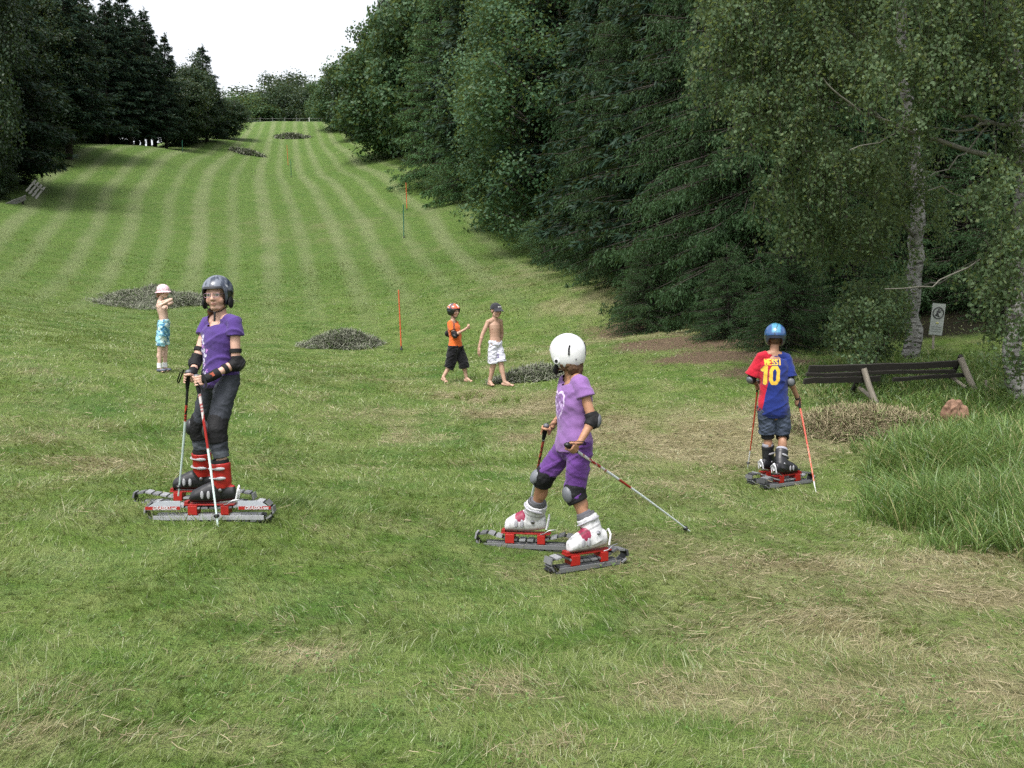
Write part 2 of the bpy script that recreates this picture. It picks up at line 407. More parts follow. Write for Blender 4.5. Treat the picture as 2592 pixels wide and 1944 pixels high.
# ------------------------------------------------------------------ grass
def blades(roots, height, width, lean_dir, lean, bend, seg=2):
    """returns verts, tris for curved tapering blades; roots (N,3)"""
    N_ = len(roots); up = np.array([0,0,1.0])
    ld = np.stack([np.cos(lean_dir), np.sin(lean_dir), np.zeros(N_)],1)
    sd_ = RNG.uniform(0,2*PI,N_); side = np.stack([np.cos(sd_), np.sin(sd_), np.zeros(N_)],1)
    V = []
    for i in range(seg+1):
        t = i/seg
        c = roots + up*(height*t*(1-.35*bend*t))[:,None] + ld*(height*(lean*t+bend*t*t))[:,None]
        if i < seg:
            wv = side*(width*.5*(1-.35*t))[:,None]; V += [c-wv, c+wv]
        else: V.append(c)
    V = np.stack(V,1); k = V.shape[1]; base = (np.arange(N_)*k)[:,None]
    T = []
    for i in range(seg-1): T += [[2*i,2*i+1,2*i+3],[2*i,2*i+3,2*i+2]]
    T.append([2*seg-2,2*seg-1,2*seg])
    T = (base[:,None,:]+np.array(T)[None]).reshape(-1,3)
    return V.reshape(-1,3), T, k
def scatter(n, y0, y1, dens_pow, mx, my):
    """points over the meadow, thinning with distance"""
    yy = np.linspace(y0, y1, 400); wd = (1.12*yy+2*mx)*yy**(-dens_pow); cdf = np.cumsum(wd); cdf /= cdf[-1]
    y = np.interp(RNG.random(n), cdf, yy); x = (RNG.random(n)-.5)*(1.12*y+2*mx); return x, y
NB = 430000
x, y = scatter(NB, 2.3, 40, 1.75, 1.2, 0)
# clumps: pull part of the points to clump centres
cl = RNG.random(NB) < .45
gx = np.floor(x/.11)*.11+hash2(np.floor(x/.11),np.floor(y/.11),4)*.11; gy = np.floor(y/.11)*.11+hash2(np.floor(x/.11),np.floor(y/.11),9)*.11
x = np.where(cl, gx+(x-gx)*.35, x); y = np.where(cl, gy+(y-gy)*.35, y)
st, di, fo, mo, su = fields(x, y)
keep = (RNG.random(NB) > di*.85) & (RNG.random(NB) > fo*.8) 
x, y, st, mo, su = x[keep], y[keep], st[keep], mo[keep], su[keep]; NB = len(x)
z = ground_z(x, y)
tuft = np.clip(fbm(x*1.7, y*1.7, 2, 41)*2-.75, 0, 1)
h = RNG.gamma(5, .0078, NB)*(.55+1.0*tuft)*(1-.4*st)+.008
h *= np.where(y > 14, .85, 1)
wdt = np.maximum(.0030, .00078*y)*RNG.uniform(.6,1.3,NB)
ld = fbm(x*.8, y*.8, 2, 51)*4*PI + RNG.normal(0,.9,NB)
ln = np.abs(RNG.normal(.35,.4,NB))+st*.5; bd = RNG.uniform(.1,.8,NB)+st*.4
V, T, k = blades(np.stack([x,y,z-.004],1), h, wdt, ld, ln, bd)
rep = lambda a: np.repeat(a, k)
me = mesh_np('grass', V, tris=T, mats=[gbm], attrs=dict(straw=rep(st), rnd=rep(RNG.random(NB)), rnd2=rep(RNG.random(NB)), mow=rep(mo), su=rep(su)))
tag(link('grass', me), label='short mown meadow grass with straw coloured patches', cat='grass', kind='stuff')

# loose dry clippings lying on the meadow
hay_m, nt = nodes('hay_straw'); n = N(nt)
c = n.mix(n.attr('rnd'), (.13,.105,.060), (.36,.31,.20)); c = n.mix(n.math('GREATER_THAN', n.attr('rnd'), .80), c, (.13,.17,.06))
b = n('ShaderNodeBsdfPrincipled', {'Base Color':c,'Roughness':.7,'Specular IOR Level':.2}); n.out(b.outputs[0])
oldhay_m, nt = nodes('weathered_hay'); n = N(nt)
c = n.mix(n.attr('rnd'), (.10,.11,.082), (.30,.305,.24)); c = n.mix(n.math('GREATER_THAN', n.attr('rnd'), .86), c, (.10,.16,.05))
b = n('ShaderNodeBsdfPrincipled', {'Base Color':c,'Roughness':.8,'Specular IOR Level':.15}); n.out(b.outputs[0])
def strands(pos, length, width, lift=.15):
    """lying curved straws"""
    n_ = len(pos); a = RNG.uniform(0,2*PI,n_); e = RNG.normal(0,lift,n_)
    d = np.stack([np.cos(a)*np.cos(e), np.sin(a)*np.cos(e), np.sin(e)],1); s = np.stack([-np.sin(a), np.cos(a), RNG.normal(0,.4,n_)],1)
    cv = np.stack([-np.sin(a), np.cos(a), np.zeros(n_)],1)*(RNG.normal(0,.18,n_)*length)[:,None]
    V = []
    for t in (-.5,0,.5):
        c = pos+d*(length*t)[:,None]+cv*(.25-t*t)*2
        V += [c-s*(width*.5)[:,None], c+s*(width*.5)[:,None]]
    V = np.stack(V,1); base = (np.arange(n_)*6)[:,None,None]
    Q = (base+np.array([[0,1,3,2],[2,3,5,4]])[None]).reshape(-1,4)
    return V.reshape(-1,3), Q
n0 = 130000; x, y = scatter(n0, 2.4, 15, 1.3, 1, 0); st, di, fo, mo, su = fields(x, y)
kp = RNG.random(n0) < np.clip(st*1.3-.15,0.03,1)*.55; x, y = x[kp], y[kp]
p = np.stack([x,y,ground_z(x,y)+RNG.uniform(.004,.035,len(x))],1)
V, Q = strands(p, RNG.uniform(.03,.10,len(x)), np.maximum(.0022,.0005*y))
tag(link('dry_clippings', mesh_np('dry_clippings', V, quads=Q, mats=[hay_m], attrs=dict(rnd=np.repeat(RNG.random(len(x)),6)))), label='loose dry grass clippings scattered over the mown meadow', cat='clippings', kind='stuff')

# tall rank grass on the right bank
tg_m, nt = nodes('tall_grass'); n = N(nt)
c = n.mix(n.attr('rnd'), (.034,.085,.016), (.150,.228,.060)); c = n.mix(n.math('MULTIPLY', n.math('GREATER_THAN', n.attr('rnd2'), .88), .75), c, (.30,.27,.13))
b = n('ShaderNodeBsdfPrincipled', {'Base Color':c,'Roughness':.4,'Specular IOR Level':.45})
tr = n('ShaderNodeBsdfTranslucent', {'Color':n.mix(.4, c, (.35,.5,.1))}); mx = n('ShaderNodeMixShader', {0:.3,1:b.outputs[0],2:tr.outputs[0]}); n.out(mx.outputs[0])
def tall_patch(specs):
    R_ = []; H_ = []
    for px, py, rx, ry, cnt, hh in specs:
        g = G(px, py); a = RNG.uniform(0,2*PI,cnt); q = np.sqrt(RNG.random(cnt)); cx = g[0]+np.cos(a)*q*rx; cy = g[1]+np.sin(a)*q*ry
        tx = np.floor(cx/.18)*.18+.09; ty = np.floor(cy/.18)*.18+.09; cx = cx+(tx-cx)*.45; cy = cy+(ty-cy)*.45
        R_.append(np.stack([cx,cy,ground_z(cx,cy)-.01],1)); H_.append(hh*RNG.uniform(.45,1.15,cnt)*(1-.35*q))
    return np.concatenate(R_), np.concatenate(H_)
R_, H_ = tall_patch([(960,520,.75,.7,2600,.50),(1020,530,.6,.5,1900,.48),(915,500,.45,.5,1200,.36),(935,470,.6,.7,2200,.50),(892,478,.3,.35,500,.3),
  (985,475,.8,.8,2800,.55),(1020,460,.9,.9,2600,.5),(1010,520,.7,.6,2400,.55),(1045,548,.5,.5,1200,.42),(975,548,.35,.3,500,.3),(1050,510,.6,.6,1500,.55),(875,452,.3,.3,160,.22),(985,440,1.0,.6,1500,.35),(930,440,.5,.4,600,.25),
  (930,400,1.5,.7,2400,.22),(850,395,1.0,.5,500,.15),(1000,410,1.2,1,1800,.3),(940,375,2.0,1.5,2600,.22),(1000,385,1.5,1.5,1600,.28),(850,378,1.4,.8,1200,.2)])
n_ = len(R_); V, T, k = blades(R_, H_, np.maximum(.006,.0009*R_[:,1])*RNG.uniform(.7,1.4,n_), RNG.uniform(0,2*PI,n_), np.abs(RNG.normal(.15,.2,n_)), RNG.uniform(.15,.9,n_), seg=4)
rep = lambda a: np.repeat(a, k)
tag(link('tall_grass', mesh_np('tall_grass', V, tris=T, mats=[tg_m], attrs=dict(rnd=rep(RNG.random(n_)), rnd2=rep(RNG.random(n_))))), label='tall uncut grass growing on the bank at the right edge', cat='tall grass', kind='stuff')
# small longer tussocks in the meadow
R_, H_ = tall_patch([(900,545,.12,.12,120,.11),(470,398,.25,.2,200,.16),(505,402,.3,.2,180,.13),(905,640,.1,.1,160,.12),(930,650,.08,.08,110,.12),(620,590,.2,.15,260,.09),(200,700,.2,.15,240,.08),(780,560,.2,.15,200,.08),
  (350,720,.25,.15,260,.08),(480,600,.25,.2,200,.07),(720,470,.4,.2,260,.08),(440,640,.3,.2,260,.07),(660,650,.25,.15,220,.08),(560,690,.25,.15,240,.08),(150,590,.3,.2,260,.07),(850,600,.2,.15,180,.09)])
n_ = len(R_); V, T, k = blades(R_, H_, np.maximum(.003,.0007*R_[:,1])*RNG.uniform(.7,1.4,n_), RNG.uniform(0,2*PI,n_), np.abs(RNG.normal(.3,.3,n_)), RNG.uniform(.3,.9,n_), seg=3)
st, di, fo, mo, su = fields(R_[:,0], R_[:,1]); rep = lambda a: np.repeat(a, k)
tag(link('grass_tussocks', mesh_np('grass_tussocks', V, tris=T, mats=[gbm], attrs=dict(straw=rep(st*.5), rnd=rep(RNG.random(n_)*.6), rnd2=rep(RNG.random(n_)*.6), mow=rep(mo), su=rep(su)))), label='longer green tussocks standing out of the short meadow', cat='grass', kind='stuff')

# ------------------------------------------------------------------ hay heaps
def hay_heap(px, py, wx, wy, hgt, n_, mat, label, name='hay_heap', group='heaps of raked mown grass', sl=.16, sw=.006):
    g = G(px, py); rng = RNG
    gu = np.linspace(-1,1,44); U, W_ = np.meshgrid(gu, gu); r = np.hypot(U, W_)*(1.16-.14*np.sin(np.arctan2(W_,U)*3+px)-.10*np.sin(np.arctan2(W_,U)*5+py))
    xx = g[0]+U*wx; yy = g[1]+W_*wy
    nz = fbm(xx*3+px, yy*3, 3, 61); lump = fbm(xx*1.2+px, yy*1.2, 2, 71)
    prof = lambda r, lump, nz: hgt*np.clip(1-r**2,0,1)**.8*(.45+1.0*lump)*(.75+.5*nz)
    n_ = int(n_*1.6); zz = ground_z(xx.ravel(), yy.ravel()).reshape(xx.shape)-.03*(r>.96)+prof(r+.35*(nz-.5), lump, nz)
    ii = np.arange(44*44).reshape(44,44); q = np.stack([ii[:-1,:-1],ii[:-1,1:],ii[1:,1:],ii[1:,:-1]],-1).reshape(-1,4)
    cen = (r[:-1,:-1].ravel() < 1.02); q = q[cen]
    V0 = np.stack([xx.ravel(),yy.ravel(),zz.ravel()],1)
    a = rng.uniform(0,2*PI,n_); rr = np.sqrt(rng.random(n_))*(1.08+.35*rng.random(n_)**3); rr = rr*(1+.12*np.sin(a*3+px)+.10*np.sin(a*5+py)) ; sx = g[0]+np.cos(a)*rr*wx; sy = g[1]+np.sin(a)*rr*wy
    n2 = fbm(sx*3+px, sy*3, 3, 61); l2 = fbm(sx*1.2+px, sy*1.2, 2, 71)
    sz = ground_z(sx,sy)+prof(rr+.35*(n2-.5), l2, n2)+rng.uniform(0,.05,n_)*(sl/.18)+.005
    V1, Q1 = strands(np.stack([sx,sy,sz],1), rng.uniform(.4,1.3,n_)*sl, np.full(n_,sw*.7)*rng.uniform(.6,1.3,n_), .55)
    rnd = np.concatenate([np.full(len(V0),.12)+.2*rng.random(len(V0)), np.repeat(rng.random(n_),6)])
    off = np.array([g[0],g[1],g[2]])
    me = mesh_np(name, np.concatenate([V0,V1])-off, quads=np.concatenate([q,Q1+len(V0)]), mats=[mat], attrs=dict(rnd=rnd))
    o = link(name, me); o.location = off; tag(o, label, 'hay heap', group)
hay_heap(158, 304, 1.75, 1.1, .42, 9000, oldhay_m, 'largest grey green hay heap behind the child in the pink hat', sl=.22, sw=.012)
hay_heap(343, 346, .85, .55, .36, 6000, oldhay_m, 'low rounded grey green hay heap left of the orange slalom pole', sl=.2, sw=.012)
hay_heap(531, 379.5, .50, .30, .16, 4000, oldhay_m, 'grey green hay heap behind the feet of the boy in white shorts', sl=.18, sw=.010)
hay_heap(246, 153.5, 1.35, .9, .22, 1500, oldhay_m, 'small dark hay heap halfway up the striped slope, nearer of the two far heaps', sl=.5, sw=.06)
hay_heap(291, 138, 1.6, .9, .24, 1700, oldhay_m, 'farthest dark hay heap just below the crest of the slope', sl=.5, sw=.06)
hay_heap(860, 428, .72, .55, .20, 6500, hay_m, 'pale straw coloured hay heap in front of the plank barrier', sl=.18, sw=.007)

# small broad-leaved weeds and clover between the blades
n0 = 13000; x, y = scatter(n0, 2.4, 13, 1.4, 1, 0); m_ = fbm(x*1.3, y*1.3, 2, 81); st, di, fo, mo, su = fields(x, y)
kp = (RNG.random(n0) < np.clip((m_-.50)*5,.04,1)) & (st < .6) & (di < .3); x, y = x[kp], y[kp]; n_ = len(x); z = ground_z(x, y)
cen = np.stack([x, y, z+RNG.uniform(.008,.035,n_)],1); cen = np.repeat(cen, 3, 0); k_ = len(cen); a_ = RNG.uniform(0,2*PI,k_); e_ = RNG.uniform(-.1,.7,k_)
dd = np.stack([np.cos(a_)*np.cos(e_), np.sin(a_)*np.cos(e_), np.sin(e_)],1); ss = np.stack([-np.sin(a_), np.cos(a_), RNG.normal(0,.3,k_)],1); L_ = (RNG.uniform(.007,.016,k_)*np.maximum(1,cen[:,1]*.10))[:,None]
V = np.stack([cen, cen+dd*L_*.5+ss*L_*.42, cen+dd*L_, cen+dd*L_*.5-ss*L_*.42],1).reshape(-1,3)
wd_m, nt = nodes('weed_leaves'); n = N(nt); c = n.mix(n.attr('rnd'), (.045,.100,.020), (.100,.165,.040))
b = n('ShaderNodeBsdfPrincipled', {'Base Color':c,'Roughness':.6,'Specular IOR Level':.25}); n.out(b.outputs[0])
tag(link('clover', mesh_np('clover', V, quads=np.arange(k_*4).reshape(-1,4), mats=[wd_m], attrs=dict(rnd=np.repeat(RNG.random(k_),4)))), label='clover and small weeds growing between the meadow grass', cat='weeds', kind='stuff')
# ------------------------------------------------------------------ trees
bark_m = simple('conifer_bark', (.040,.032,.026), .9, var=.3, scale=9, bump=.6, bdist=.02, stretch=(1,1,.25))
grey_bark = simple('grey_bark', (.11,.10,.085), .9, var=.3, scale=9, bump=.5, bdist=.02, stretch=(1,1,.3))
birch_bark, nt = nodes('birch_bark'); n = N(nt)
pos = n('ShaderNodeTexCoord').outputs['Object']
a1 = n.noise(n('ShaderNodeMapping', {'Vector':pos,'Scale':(1.2,1.2,5)}).outputs[0], 3.2, 4, .7)
a2 = n.noise(n('ShaderNodeMapping', {'Vector':pos,'Scale':(1,1,.6)}).outputs[0], 5.0, 3, .6)
c = n.mix(n.ramp(a2,.3,.7), (.13,.125,.12), (.33,.32,.31)); c = n.mix(n.ramp(a1,.50,.58), c, (.030,.026,.022))
n.out(n('ShaderNodeBsdfPrincipled', {'Base Color':c,'Roughness':.75,'Normal':n.bump(a1,.5,.02)}).outputs[0])
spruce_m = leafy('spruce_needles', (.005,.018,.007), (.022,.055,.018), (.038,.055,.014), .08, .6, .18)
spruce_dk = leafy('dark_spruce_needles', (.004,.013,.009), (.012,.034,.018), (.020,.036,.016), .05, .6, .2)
larch_m = leafy('larch_needles', (.014,.048,.016), (.046,.105,.038), (.055,.088,.028), .15, .6, .2)
broad_m = leafy('broadleaf_leaves', (.014,.046,.018), (.054,.108,.046), (.055,.078,.022), .18, .55, .22)
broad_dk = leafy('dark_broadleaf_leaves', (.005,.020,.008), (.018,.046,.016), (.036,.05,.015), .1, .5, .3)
aspen_m = leafy('aspen_leaves', (.016,.052,.021), (.062,.122,.060), (.07,.09,.03), .16, .55, .22)
birch_m = leafy('birch_leaves', (.018,.047,.020), (.088,.132,.068), (.12,.14,.06), .26, .6, .15)

def leaf_quads(c, dirs, nrm, L, W):
    """pointed leaves: diamonds of length L along dirs, width W"""
    s = np.cross(dirs, nrm); s /= np.linalg.norm(s,axis=1,keepdims=True)+1e-9
    L = np.broadcast_to(L,(len(c),))[:,None]; W = np.broadcast_to(W,(len(c),))[:,None]
    V = np.stack([c, c+dirs*L*.45+s*W*.5, c+dirs*L, c+dirs*L*.45-s*W*.5],1)
    Q = np.arange(len(c)*4).reshape(-1,4)
    return V.reshape(-1,3), Q
def unit(a): return a/(np.linalg.norm(a,axis=-1,keepdims=True)+1e-9)
def rnd_unit(n_, rng): return unit(rng.normal(size=(n_,3)))
def limbs_mesh(name, polys, mat, sides=7):
    """all limbs of one tree as one mesh: polys = [(points, radii)]"""
    a = Acc()
    for pts, r in polys: a.tube(pts, r, sides)
    return a.mesh(name, [mat])
def make_tree_obj(name, trunk, crown):
    root = D.objects.new(name, None); COL.objects.link(root)
    for nm, me in (('trunk',trunk),('crown',crown)):
        o = D.objects.new(nm, me); COL.objects.link(o); o.parent = root
    return root
def spruce(seed, H, R, whorls, per, clump_len, clump_w, twig_n, mat, bare=.03, droop=.45, hang=1.0, larch=False):
    rng = np.random.default_rng(seed); polys = []
    lean = rng.normal(0,.01,2)
    tp = [np.array([lean[0]*z, lean[1]*z, z]) for z in np.linspace(-.4,H,9)]
    polys.append((tp, [max(.012, H*.0135*(1-z/H)**.8+.01) if z > 0 else H*.016 for z in np.linspace(-.4,H*.995,9)]))
    C_ = []; Dr = []; T_ = []
    for i in range(whorls):
        f = (i+rng.random()*.5)/whorls; z0 = H*(bare+(1-bare)*f**1.05)
        L0 = R*(1-f)**.72*(1-.25*math.exp(-f*14))
        for j in range(per):
            L = L0*rng.uniform(.70,1.22)+.10; az = rng.uniform(0,2*PI); zz = z0+rng.normal(0,.5*H/whorls)
            d = np.array([math.cos(az), math.sin(az), 0]); s = np.array([-d[1], d[0], 0])
            ns = max(4, int(L*5)); t = np.linspace(0,1,ns+1)
            rise = rng.uniform(.0,.25)*L*(1 if f > .5 else .3); dr = droop*L*rng.uniform(.6,1.3)*(1-f*.6)
            zc = zz+rise*t-dr*t**1.5+dr*.28*t**4
            pc = d[None]*(t*L)[:,None]+s[None]*(rng.normal(0,.06)*L*t**2)[:,None]; pc[:,2] = zc
            pc[:,0] += lean[0]*zz; pc[:,1] += lean[1]*zz
            if L > .5: polys.append(([pc[0],pc[ns//2],pc[-1]], [.010+.009*L,.005+.004*L,.002]))
            # twigs leave the bough sideways and hang
            m_ = max(6,int(twig_n*L)); tt = rng.uniform(.12,1,m_)**.8; ix = np.minimum((tt*ns).astype(int), ns-1); fr = (tt*ns-ix)[:,None]
            base = pc[ix]*(1-fr)+pc[ix+1]*fr; sg = rng.choice([-1,1],m_)
            tl = np.minimum(.55,.30*L+.08)*(1.15-tt*.7)*rng.uniform(.5,1.3,m_)
            td = unit(s[None]*sg[:,None]*rng.uniform(.3,1,m_)[:,None]+d[None]*rng.uniform(.2,.9,m_)[:,None]+np.array([0,0,-1.0])[None]*(rng.uniform(.2,1.3,m_)*hang)[:,None])
            nc = 5
            for q in range(nc):
                u = (q+rng.random(m_))/nc
                pp = base+td*(tl*u)[:,None]+np.array([0,0,-1.0])*(hang*.18*tl*u*u)[:,None]
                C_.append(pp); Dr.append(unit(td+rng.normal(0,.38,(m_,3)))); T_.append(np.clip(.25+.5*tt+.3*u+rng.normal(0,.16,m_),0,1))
        # leader shoots
    zt = np.linspace(H*.93,H*1.02,40); C_.append(np.stack([rng.normal(0,.03,40),rng.normal(0,.03,40),zt],1)); Dr.append(unit(np.stack([rng.normal(0,.5,40),rng.normal(0,.5,40),np.ones(40)],1))); T_.append(np.full(40,.6))
    C_ = np.concatenate(C_); Dr = np.concatenate(Dr); T_ = np.concatenate(T_)
    n_ = len(C_); V, Q = leaf_quads(C_, Dr, rnd_unit(n_,rng), clump_len*rng.uniform(.6,1.4,n_), clump_w*rng.uniform(.6,1.4,n_))
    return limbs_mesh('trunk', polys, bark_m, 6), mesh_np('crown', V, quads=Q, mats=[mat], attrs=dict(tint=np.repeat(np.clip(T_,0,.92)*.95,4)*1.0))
def broadleaf(seed, H, R, n_cl, per, leaf, mat, low=.12, shape=1.0, clr=.55, bark=None, lmin=.5):
    rng = np.random.default_rng(seed); polys = []
    tp = [np.array([rng.normal(0,.02)*z, rng.normal(0,.02)*z, z]) for z in np.linspace(-.4,H*.85,8)]
    polys.append((tp, [H*.02*(1-.8*k/7) for k in range(8)]))
    # cluster centres on and in an uneven envelope
    d = rnd_unit(n_cl, rng); az = np.arctan2(d[:,1], d[:,0])
    lump = 1+.16*np.sin(az*3+seed)+.13*np.sin(az*5+d[:,2]*6+seed*2)+.10*np.sin(d[:,2]*9+seed)
    rr = rng.uniform(lmin,1,n_cl)**.6*lump
    hc = H*(low+1)/2; hh = H*(1-low)/2
    cc = np.stack([d[:,0]*R*rr, d[:,1]*R*rr, hc+d[:,2]*hh*rr*shape],1); cc[:,2] = np.maximum(cc[:,2], H*low*.5+.2)
    for k in range(0, n_cl, 3):
        e = cc[k]; zb = max(.3, e[2]-rng.uniform(.35,.6)*np.hypot(e[0],e[1])-.3); zb = min(zb, H*.8)
        b0 = np.array([0,0,zb]); mid = (b0+e)/2+np.array([0,0,rng.uniform(0,.12)*R])
        polys.append(([b0,mid,e], [H*.0065,H*.004,H*.0012]))
    ci = np.repeat(np.arange(n_cl), per); n_ = len(ci)
    sz = rng.uniform(.6,1.25,n_cl)*clr
    off = rng.normal(size=(n_,3))*np.array([1,1,.62]); off = off/np.maximum(1,np.linalg.norm(off,axis=1,keepdims=True)/1.7)
    c = cc[ci]+off*sz[ci][:,None]
    c[:,2] -= .35*sz[ci]*(off[:,0]**2+off[:,1]**2)*.4
    nr = unit(off*.8+rng.normal(size=(n_,3))*.8+np.array([0,0,.5])); dr = unit(np.cross(nr, rnd_unit(n_,rng)))
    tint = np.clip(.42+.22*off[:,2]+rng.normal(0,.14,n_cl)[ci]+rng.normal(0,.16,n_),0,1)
    V, Q = leaf_quads(c, dr, nr, leaf*rng.uniform(.6,1.35,n_), leaf*.72*rng.uniform(.7,1.3,n_))
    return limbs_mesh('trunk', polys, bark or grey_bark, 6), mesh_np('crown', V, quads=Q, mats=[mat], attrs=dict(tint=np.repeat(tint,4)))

_protos = {}
def proto(kind):
    if kind in _protos: return _protos[kind]
    if kind == 'near_spruce':   r = spruce(1, 15, 3.6, 44, 13, .125, .034, 25, spruce_m, hang=1.7)
    elif kind == 'near_spruce_b': r = spruce(2, 13, 3.1, 42, 12, .12, .032, 25, spruce_m, droop=.55, hang=1.9)
    elif kind == 'low_spruce': r = spruce(3, 5.5, 2.6, 24, 11, .10, .026, 22, spruce_m, droop=.30, hang=.7)
    elif kind == 'far_spruce': r = spruce(4, 17, 3.4, 36, 10, .30, .085, 9, spruce_dk, bare=.10, droop=.30, hang=.8)
    elif kind == 'far_spruce_b': r = spruce(5, 16, 3.0, 34, 10, .30, .085, 9, spruce_dk, bare=.16, droop=.22, hang=.6)
    elif kind == 'larch': r = spruce(6, 19, 3.6, 42, 12, .20, .050, 11, larch_m, bare=.02, droop=.42, hang=1.1)
    elif kind == 'far_broadleaf': r = broadleaf(11, 11, 4.2, 190, 170, .27, broad_m, low=.02, clr=.72)
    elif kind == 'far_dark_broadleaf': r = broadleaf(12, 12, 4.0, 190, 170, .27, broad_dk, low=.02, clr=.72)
    elif kind == 'aspen': r = broadleaf(13, 13, 2.9, 300, 190, .125, aspen_m, low=.0, clr=.48)
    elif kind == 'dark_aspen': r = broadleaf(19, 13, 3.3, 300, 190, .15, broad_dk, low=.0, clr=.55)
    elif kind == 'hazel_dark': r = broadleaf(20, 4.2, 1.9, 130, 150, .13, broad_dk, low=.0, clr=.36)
    elif kind == 'aspen_b': r = broadleaf(14, 11, 2.7, 280, 190, .125, broad_m, low=.0, clr=.50)
    elif kind == 'hazel': r = broadleaf(15, 4.2, 1.7, 130, 150, .085, broad_m, low=.0, clr=.34)
    _protos[kind] = r; return r
def place_tree(kind, name, x, y, scale, label, cat, group, sx=1.0, rot=None):
    tr, cr = proto(kind)
    root = thing(name, (x, y, gz(x,y)-.05), label, cat, group)
    root.rotation_euler = (RNG.normal(0,.012), RNG.normal(0,.012), RNG.uniform(0,2*PI) if rot is None else rot); root.scale = (scale*sx, scale*sx, scale)
    for nm, me in (('trunk',tr),('crown',cr)):
        o = D.objects.new(nm, me); COL.objects.link(o); o.parent = root
    return root
HT = dict(dark_aspen=13, hazel_dark=4.2, near_spruce=15, near_spruce_b=13, low_spruce=5.5, far_spruce=17, far_spruce_b=16, larch=19, far_broadleaf=11, far_dark_broadleaf=12, aspen=13, aspen_b=11, hazel=4.2)
def tree_px(kind, name, px, d, top, label, cat, group, sx=1.0, rot=None):
    """tree at horizontal pixel px and distance d whose top reaches pixel row top"""
    p = P(px, 290, d); g = gz(p[0], p[1]); t = P(px, top, d)[2]
    return place_tree(kind, name, p[0], p[1], (t-g)/HT[kind]/1.0, label, cat, group, sx, rot)
GL = 'trees of the dark stand on the left'; GR = 'trees along the right edge of the slope'; GF = 'distant trees beyond the crest'; GB = 'trees deep in the right wood'; GLB = 'trees deep in the left wood'
HIDL = 'dark conifer standing deeper in the left wood behind its front row'; HIDR = 'dark conifer standing deeper in the right wood behind its front row'
# left stand, front row from the near edge to the skyline
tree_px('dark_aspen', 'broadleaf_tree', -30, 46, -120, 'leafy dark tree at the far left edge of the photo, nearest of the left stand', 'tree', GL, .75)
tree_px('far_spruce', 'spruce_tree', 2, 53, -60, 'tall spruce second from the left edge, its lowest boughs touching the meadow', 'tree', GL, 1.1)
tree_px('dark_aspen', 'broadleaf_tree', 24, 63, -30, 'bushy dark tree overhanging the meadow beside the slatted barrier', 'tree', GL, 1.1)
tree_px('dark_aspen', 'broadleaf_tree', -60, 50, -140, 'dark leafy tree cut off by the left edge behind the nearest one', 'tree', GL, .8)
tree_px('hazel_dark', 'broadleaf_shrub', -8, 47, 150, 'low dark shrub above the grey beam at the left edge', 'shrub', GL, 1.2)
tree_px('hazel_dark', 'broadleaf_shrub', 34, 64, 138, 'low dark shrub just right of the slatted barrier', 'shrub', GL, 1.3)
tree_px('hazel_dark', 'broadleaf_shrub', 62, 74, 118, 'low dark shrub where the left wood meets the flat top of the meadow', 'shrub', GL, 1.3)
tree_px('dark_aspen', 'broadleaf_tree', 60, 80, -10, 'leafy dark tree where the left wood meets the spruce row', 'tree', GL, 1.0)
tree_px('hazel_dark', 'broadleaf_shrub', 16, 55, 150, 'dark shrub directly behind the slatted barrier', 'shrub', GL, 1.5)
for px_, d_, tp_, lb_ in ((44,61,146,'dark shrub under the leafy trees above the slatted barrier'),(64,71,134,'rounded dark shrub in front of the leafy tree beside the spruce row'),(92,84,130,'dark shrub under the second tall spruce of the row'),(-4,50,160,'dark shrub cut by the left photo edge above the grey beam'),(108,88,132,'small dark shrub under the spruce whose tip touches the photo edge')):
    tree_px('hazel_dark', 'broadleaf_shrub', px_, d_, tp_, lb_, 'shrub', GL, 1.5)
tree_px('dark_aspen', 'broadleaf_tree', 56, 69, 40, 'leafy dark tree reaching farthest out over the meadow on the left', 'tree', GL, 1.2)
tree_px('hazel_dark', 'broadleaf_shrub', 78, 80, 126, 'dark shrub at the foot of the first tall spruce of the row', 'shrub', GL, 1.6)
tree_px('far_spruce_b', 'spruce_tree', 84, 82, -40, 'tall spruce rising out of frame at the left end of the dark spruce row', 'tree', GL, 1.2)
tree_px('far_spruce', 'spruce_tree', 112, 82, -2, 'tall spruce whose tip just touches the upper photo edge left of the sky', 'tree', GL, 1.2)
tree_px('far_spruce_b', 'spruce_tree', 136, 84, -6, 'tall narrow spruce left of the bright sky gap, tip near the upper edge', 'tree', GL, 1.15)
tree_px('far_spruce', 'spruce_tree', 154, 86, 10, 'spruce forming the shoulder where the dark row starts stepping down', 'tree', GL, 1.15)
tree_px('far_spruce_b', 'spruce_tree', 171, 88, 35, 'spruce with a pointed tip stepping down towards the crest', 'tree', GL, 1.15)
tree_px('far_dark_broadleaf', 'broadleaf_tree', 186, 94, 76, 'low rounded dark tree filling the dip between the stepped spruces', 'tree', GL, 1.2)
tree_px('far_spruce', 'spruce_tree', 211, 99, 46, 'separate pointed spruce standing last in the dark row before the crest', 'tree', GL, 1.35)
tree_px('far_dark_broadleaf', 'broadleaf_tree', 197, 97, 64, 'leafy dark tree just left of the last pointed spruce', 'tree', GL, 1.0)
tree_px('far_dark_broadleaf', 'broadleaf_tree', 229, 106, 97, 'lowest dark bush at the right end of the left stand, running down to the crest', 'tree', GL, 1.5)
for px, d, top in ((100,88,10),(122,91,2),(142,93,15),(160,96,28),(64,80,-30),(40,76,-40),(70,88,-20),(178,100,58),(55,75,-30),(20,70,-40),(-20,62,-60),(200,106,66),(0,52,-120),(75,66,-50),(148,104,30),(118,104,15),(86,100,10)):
    tree_px('far_spruce' if RNG.random()<.5 else 'far_spruce_b', 'spruce_tree', px, d, top, HIDL, 'tree', GLB, 1.25)
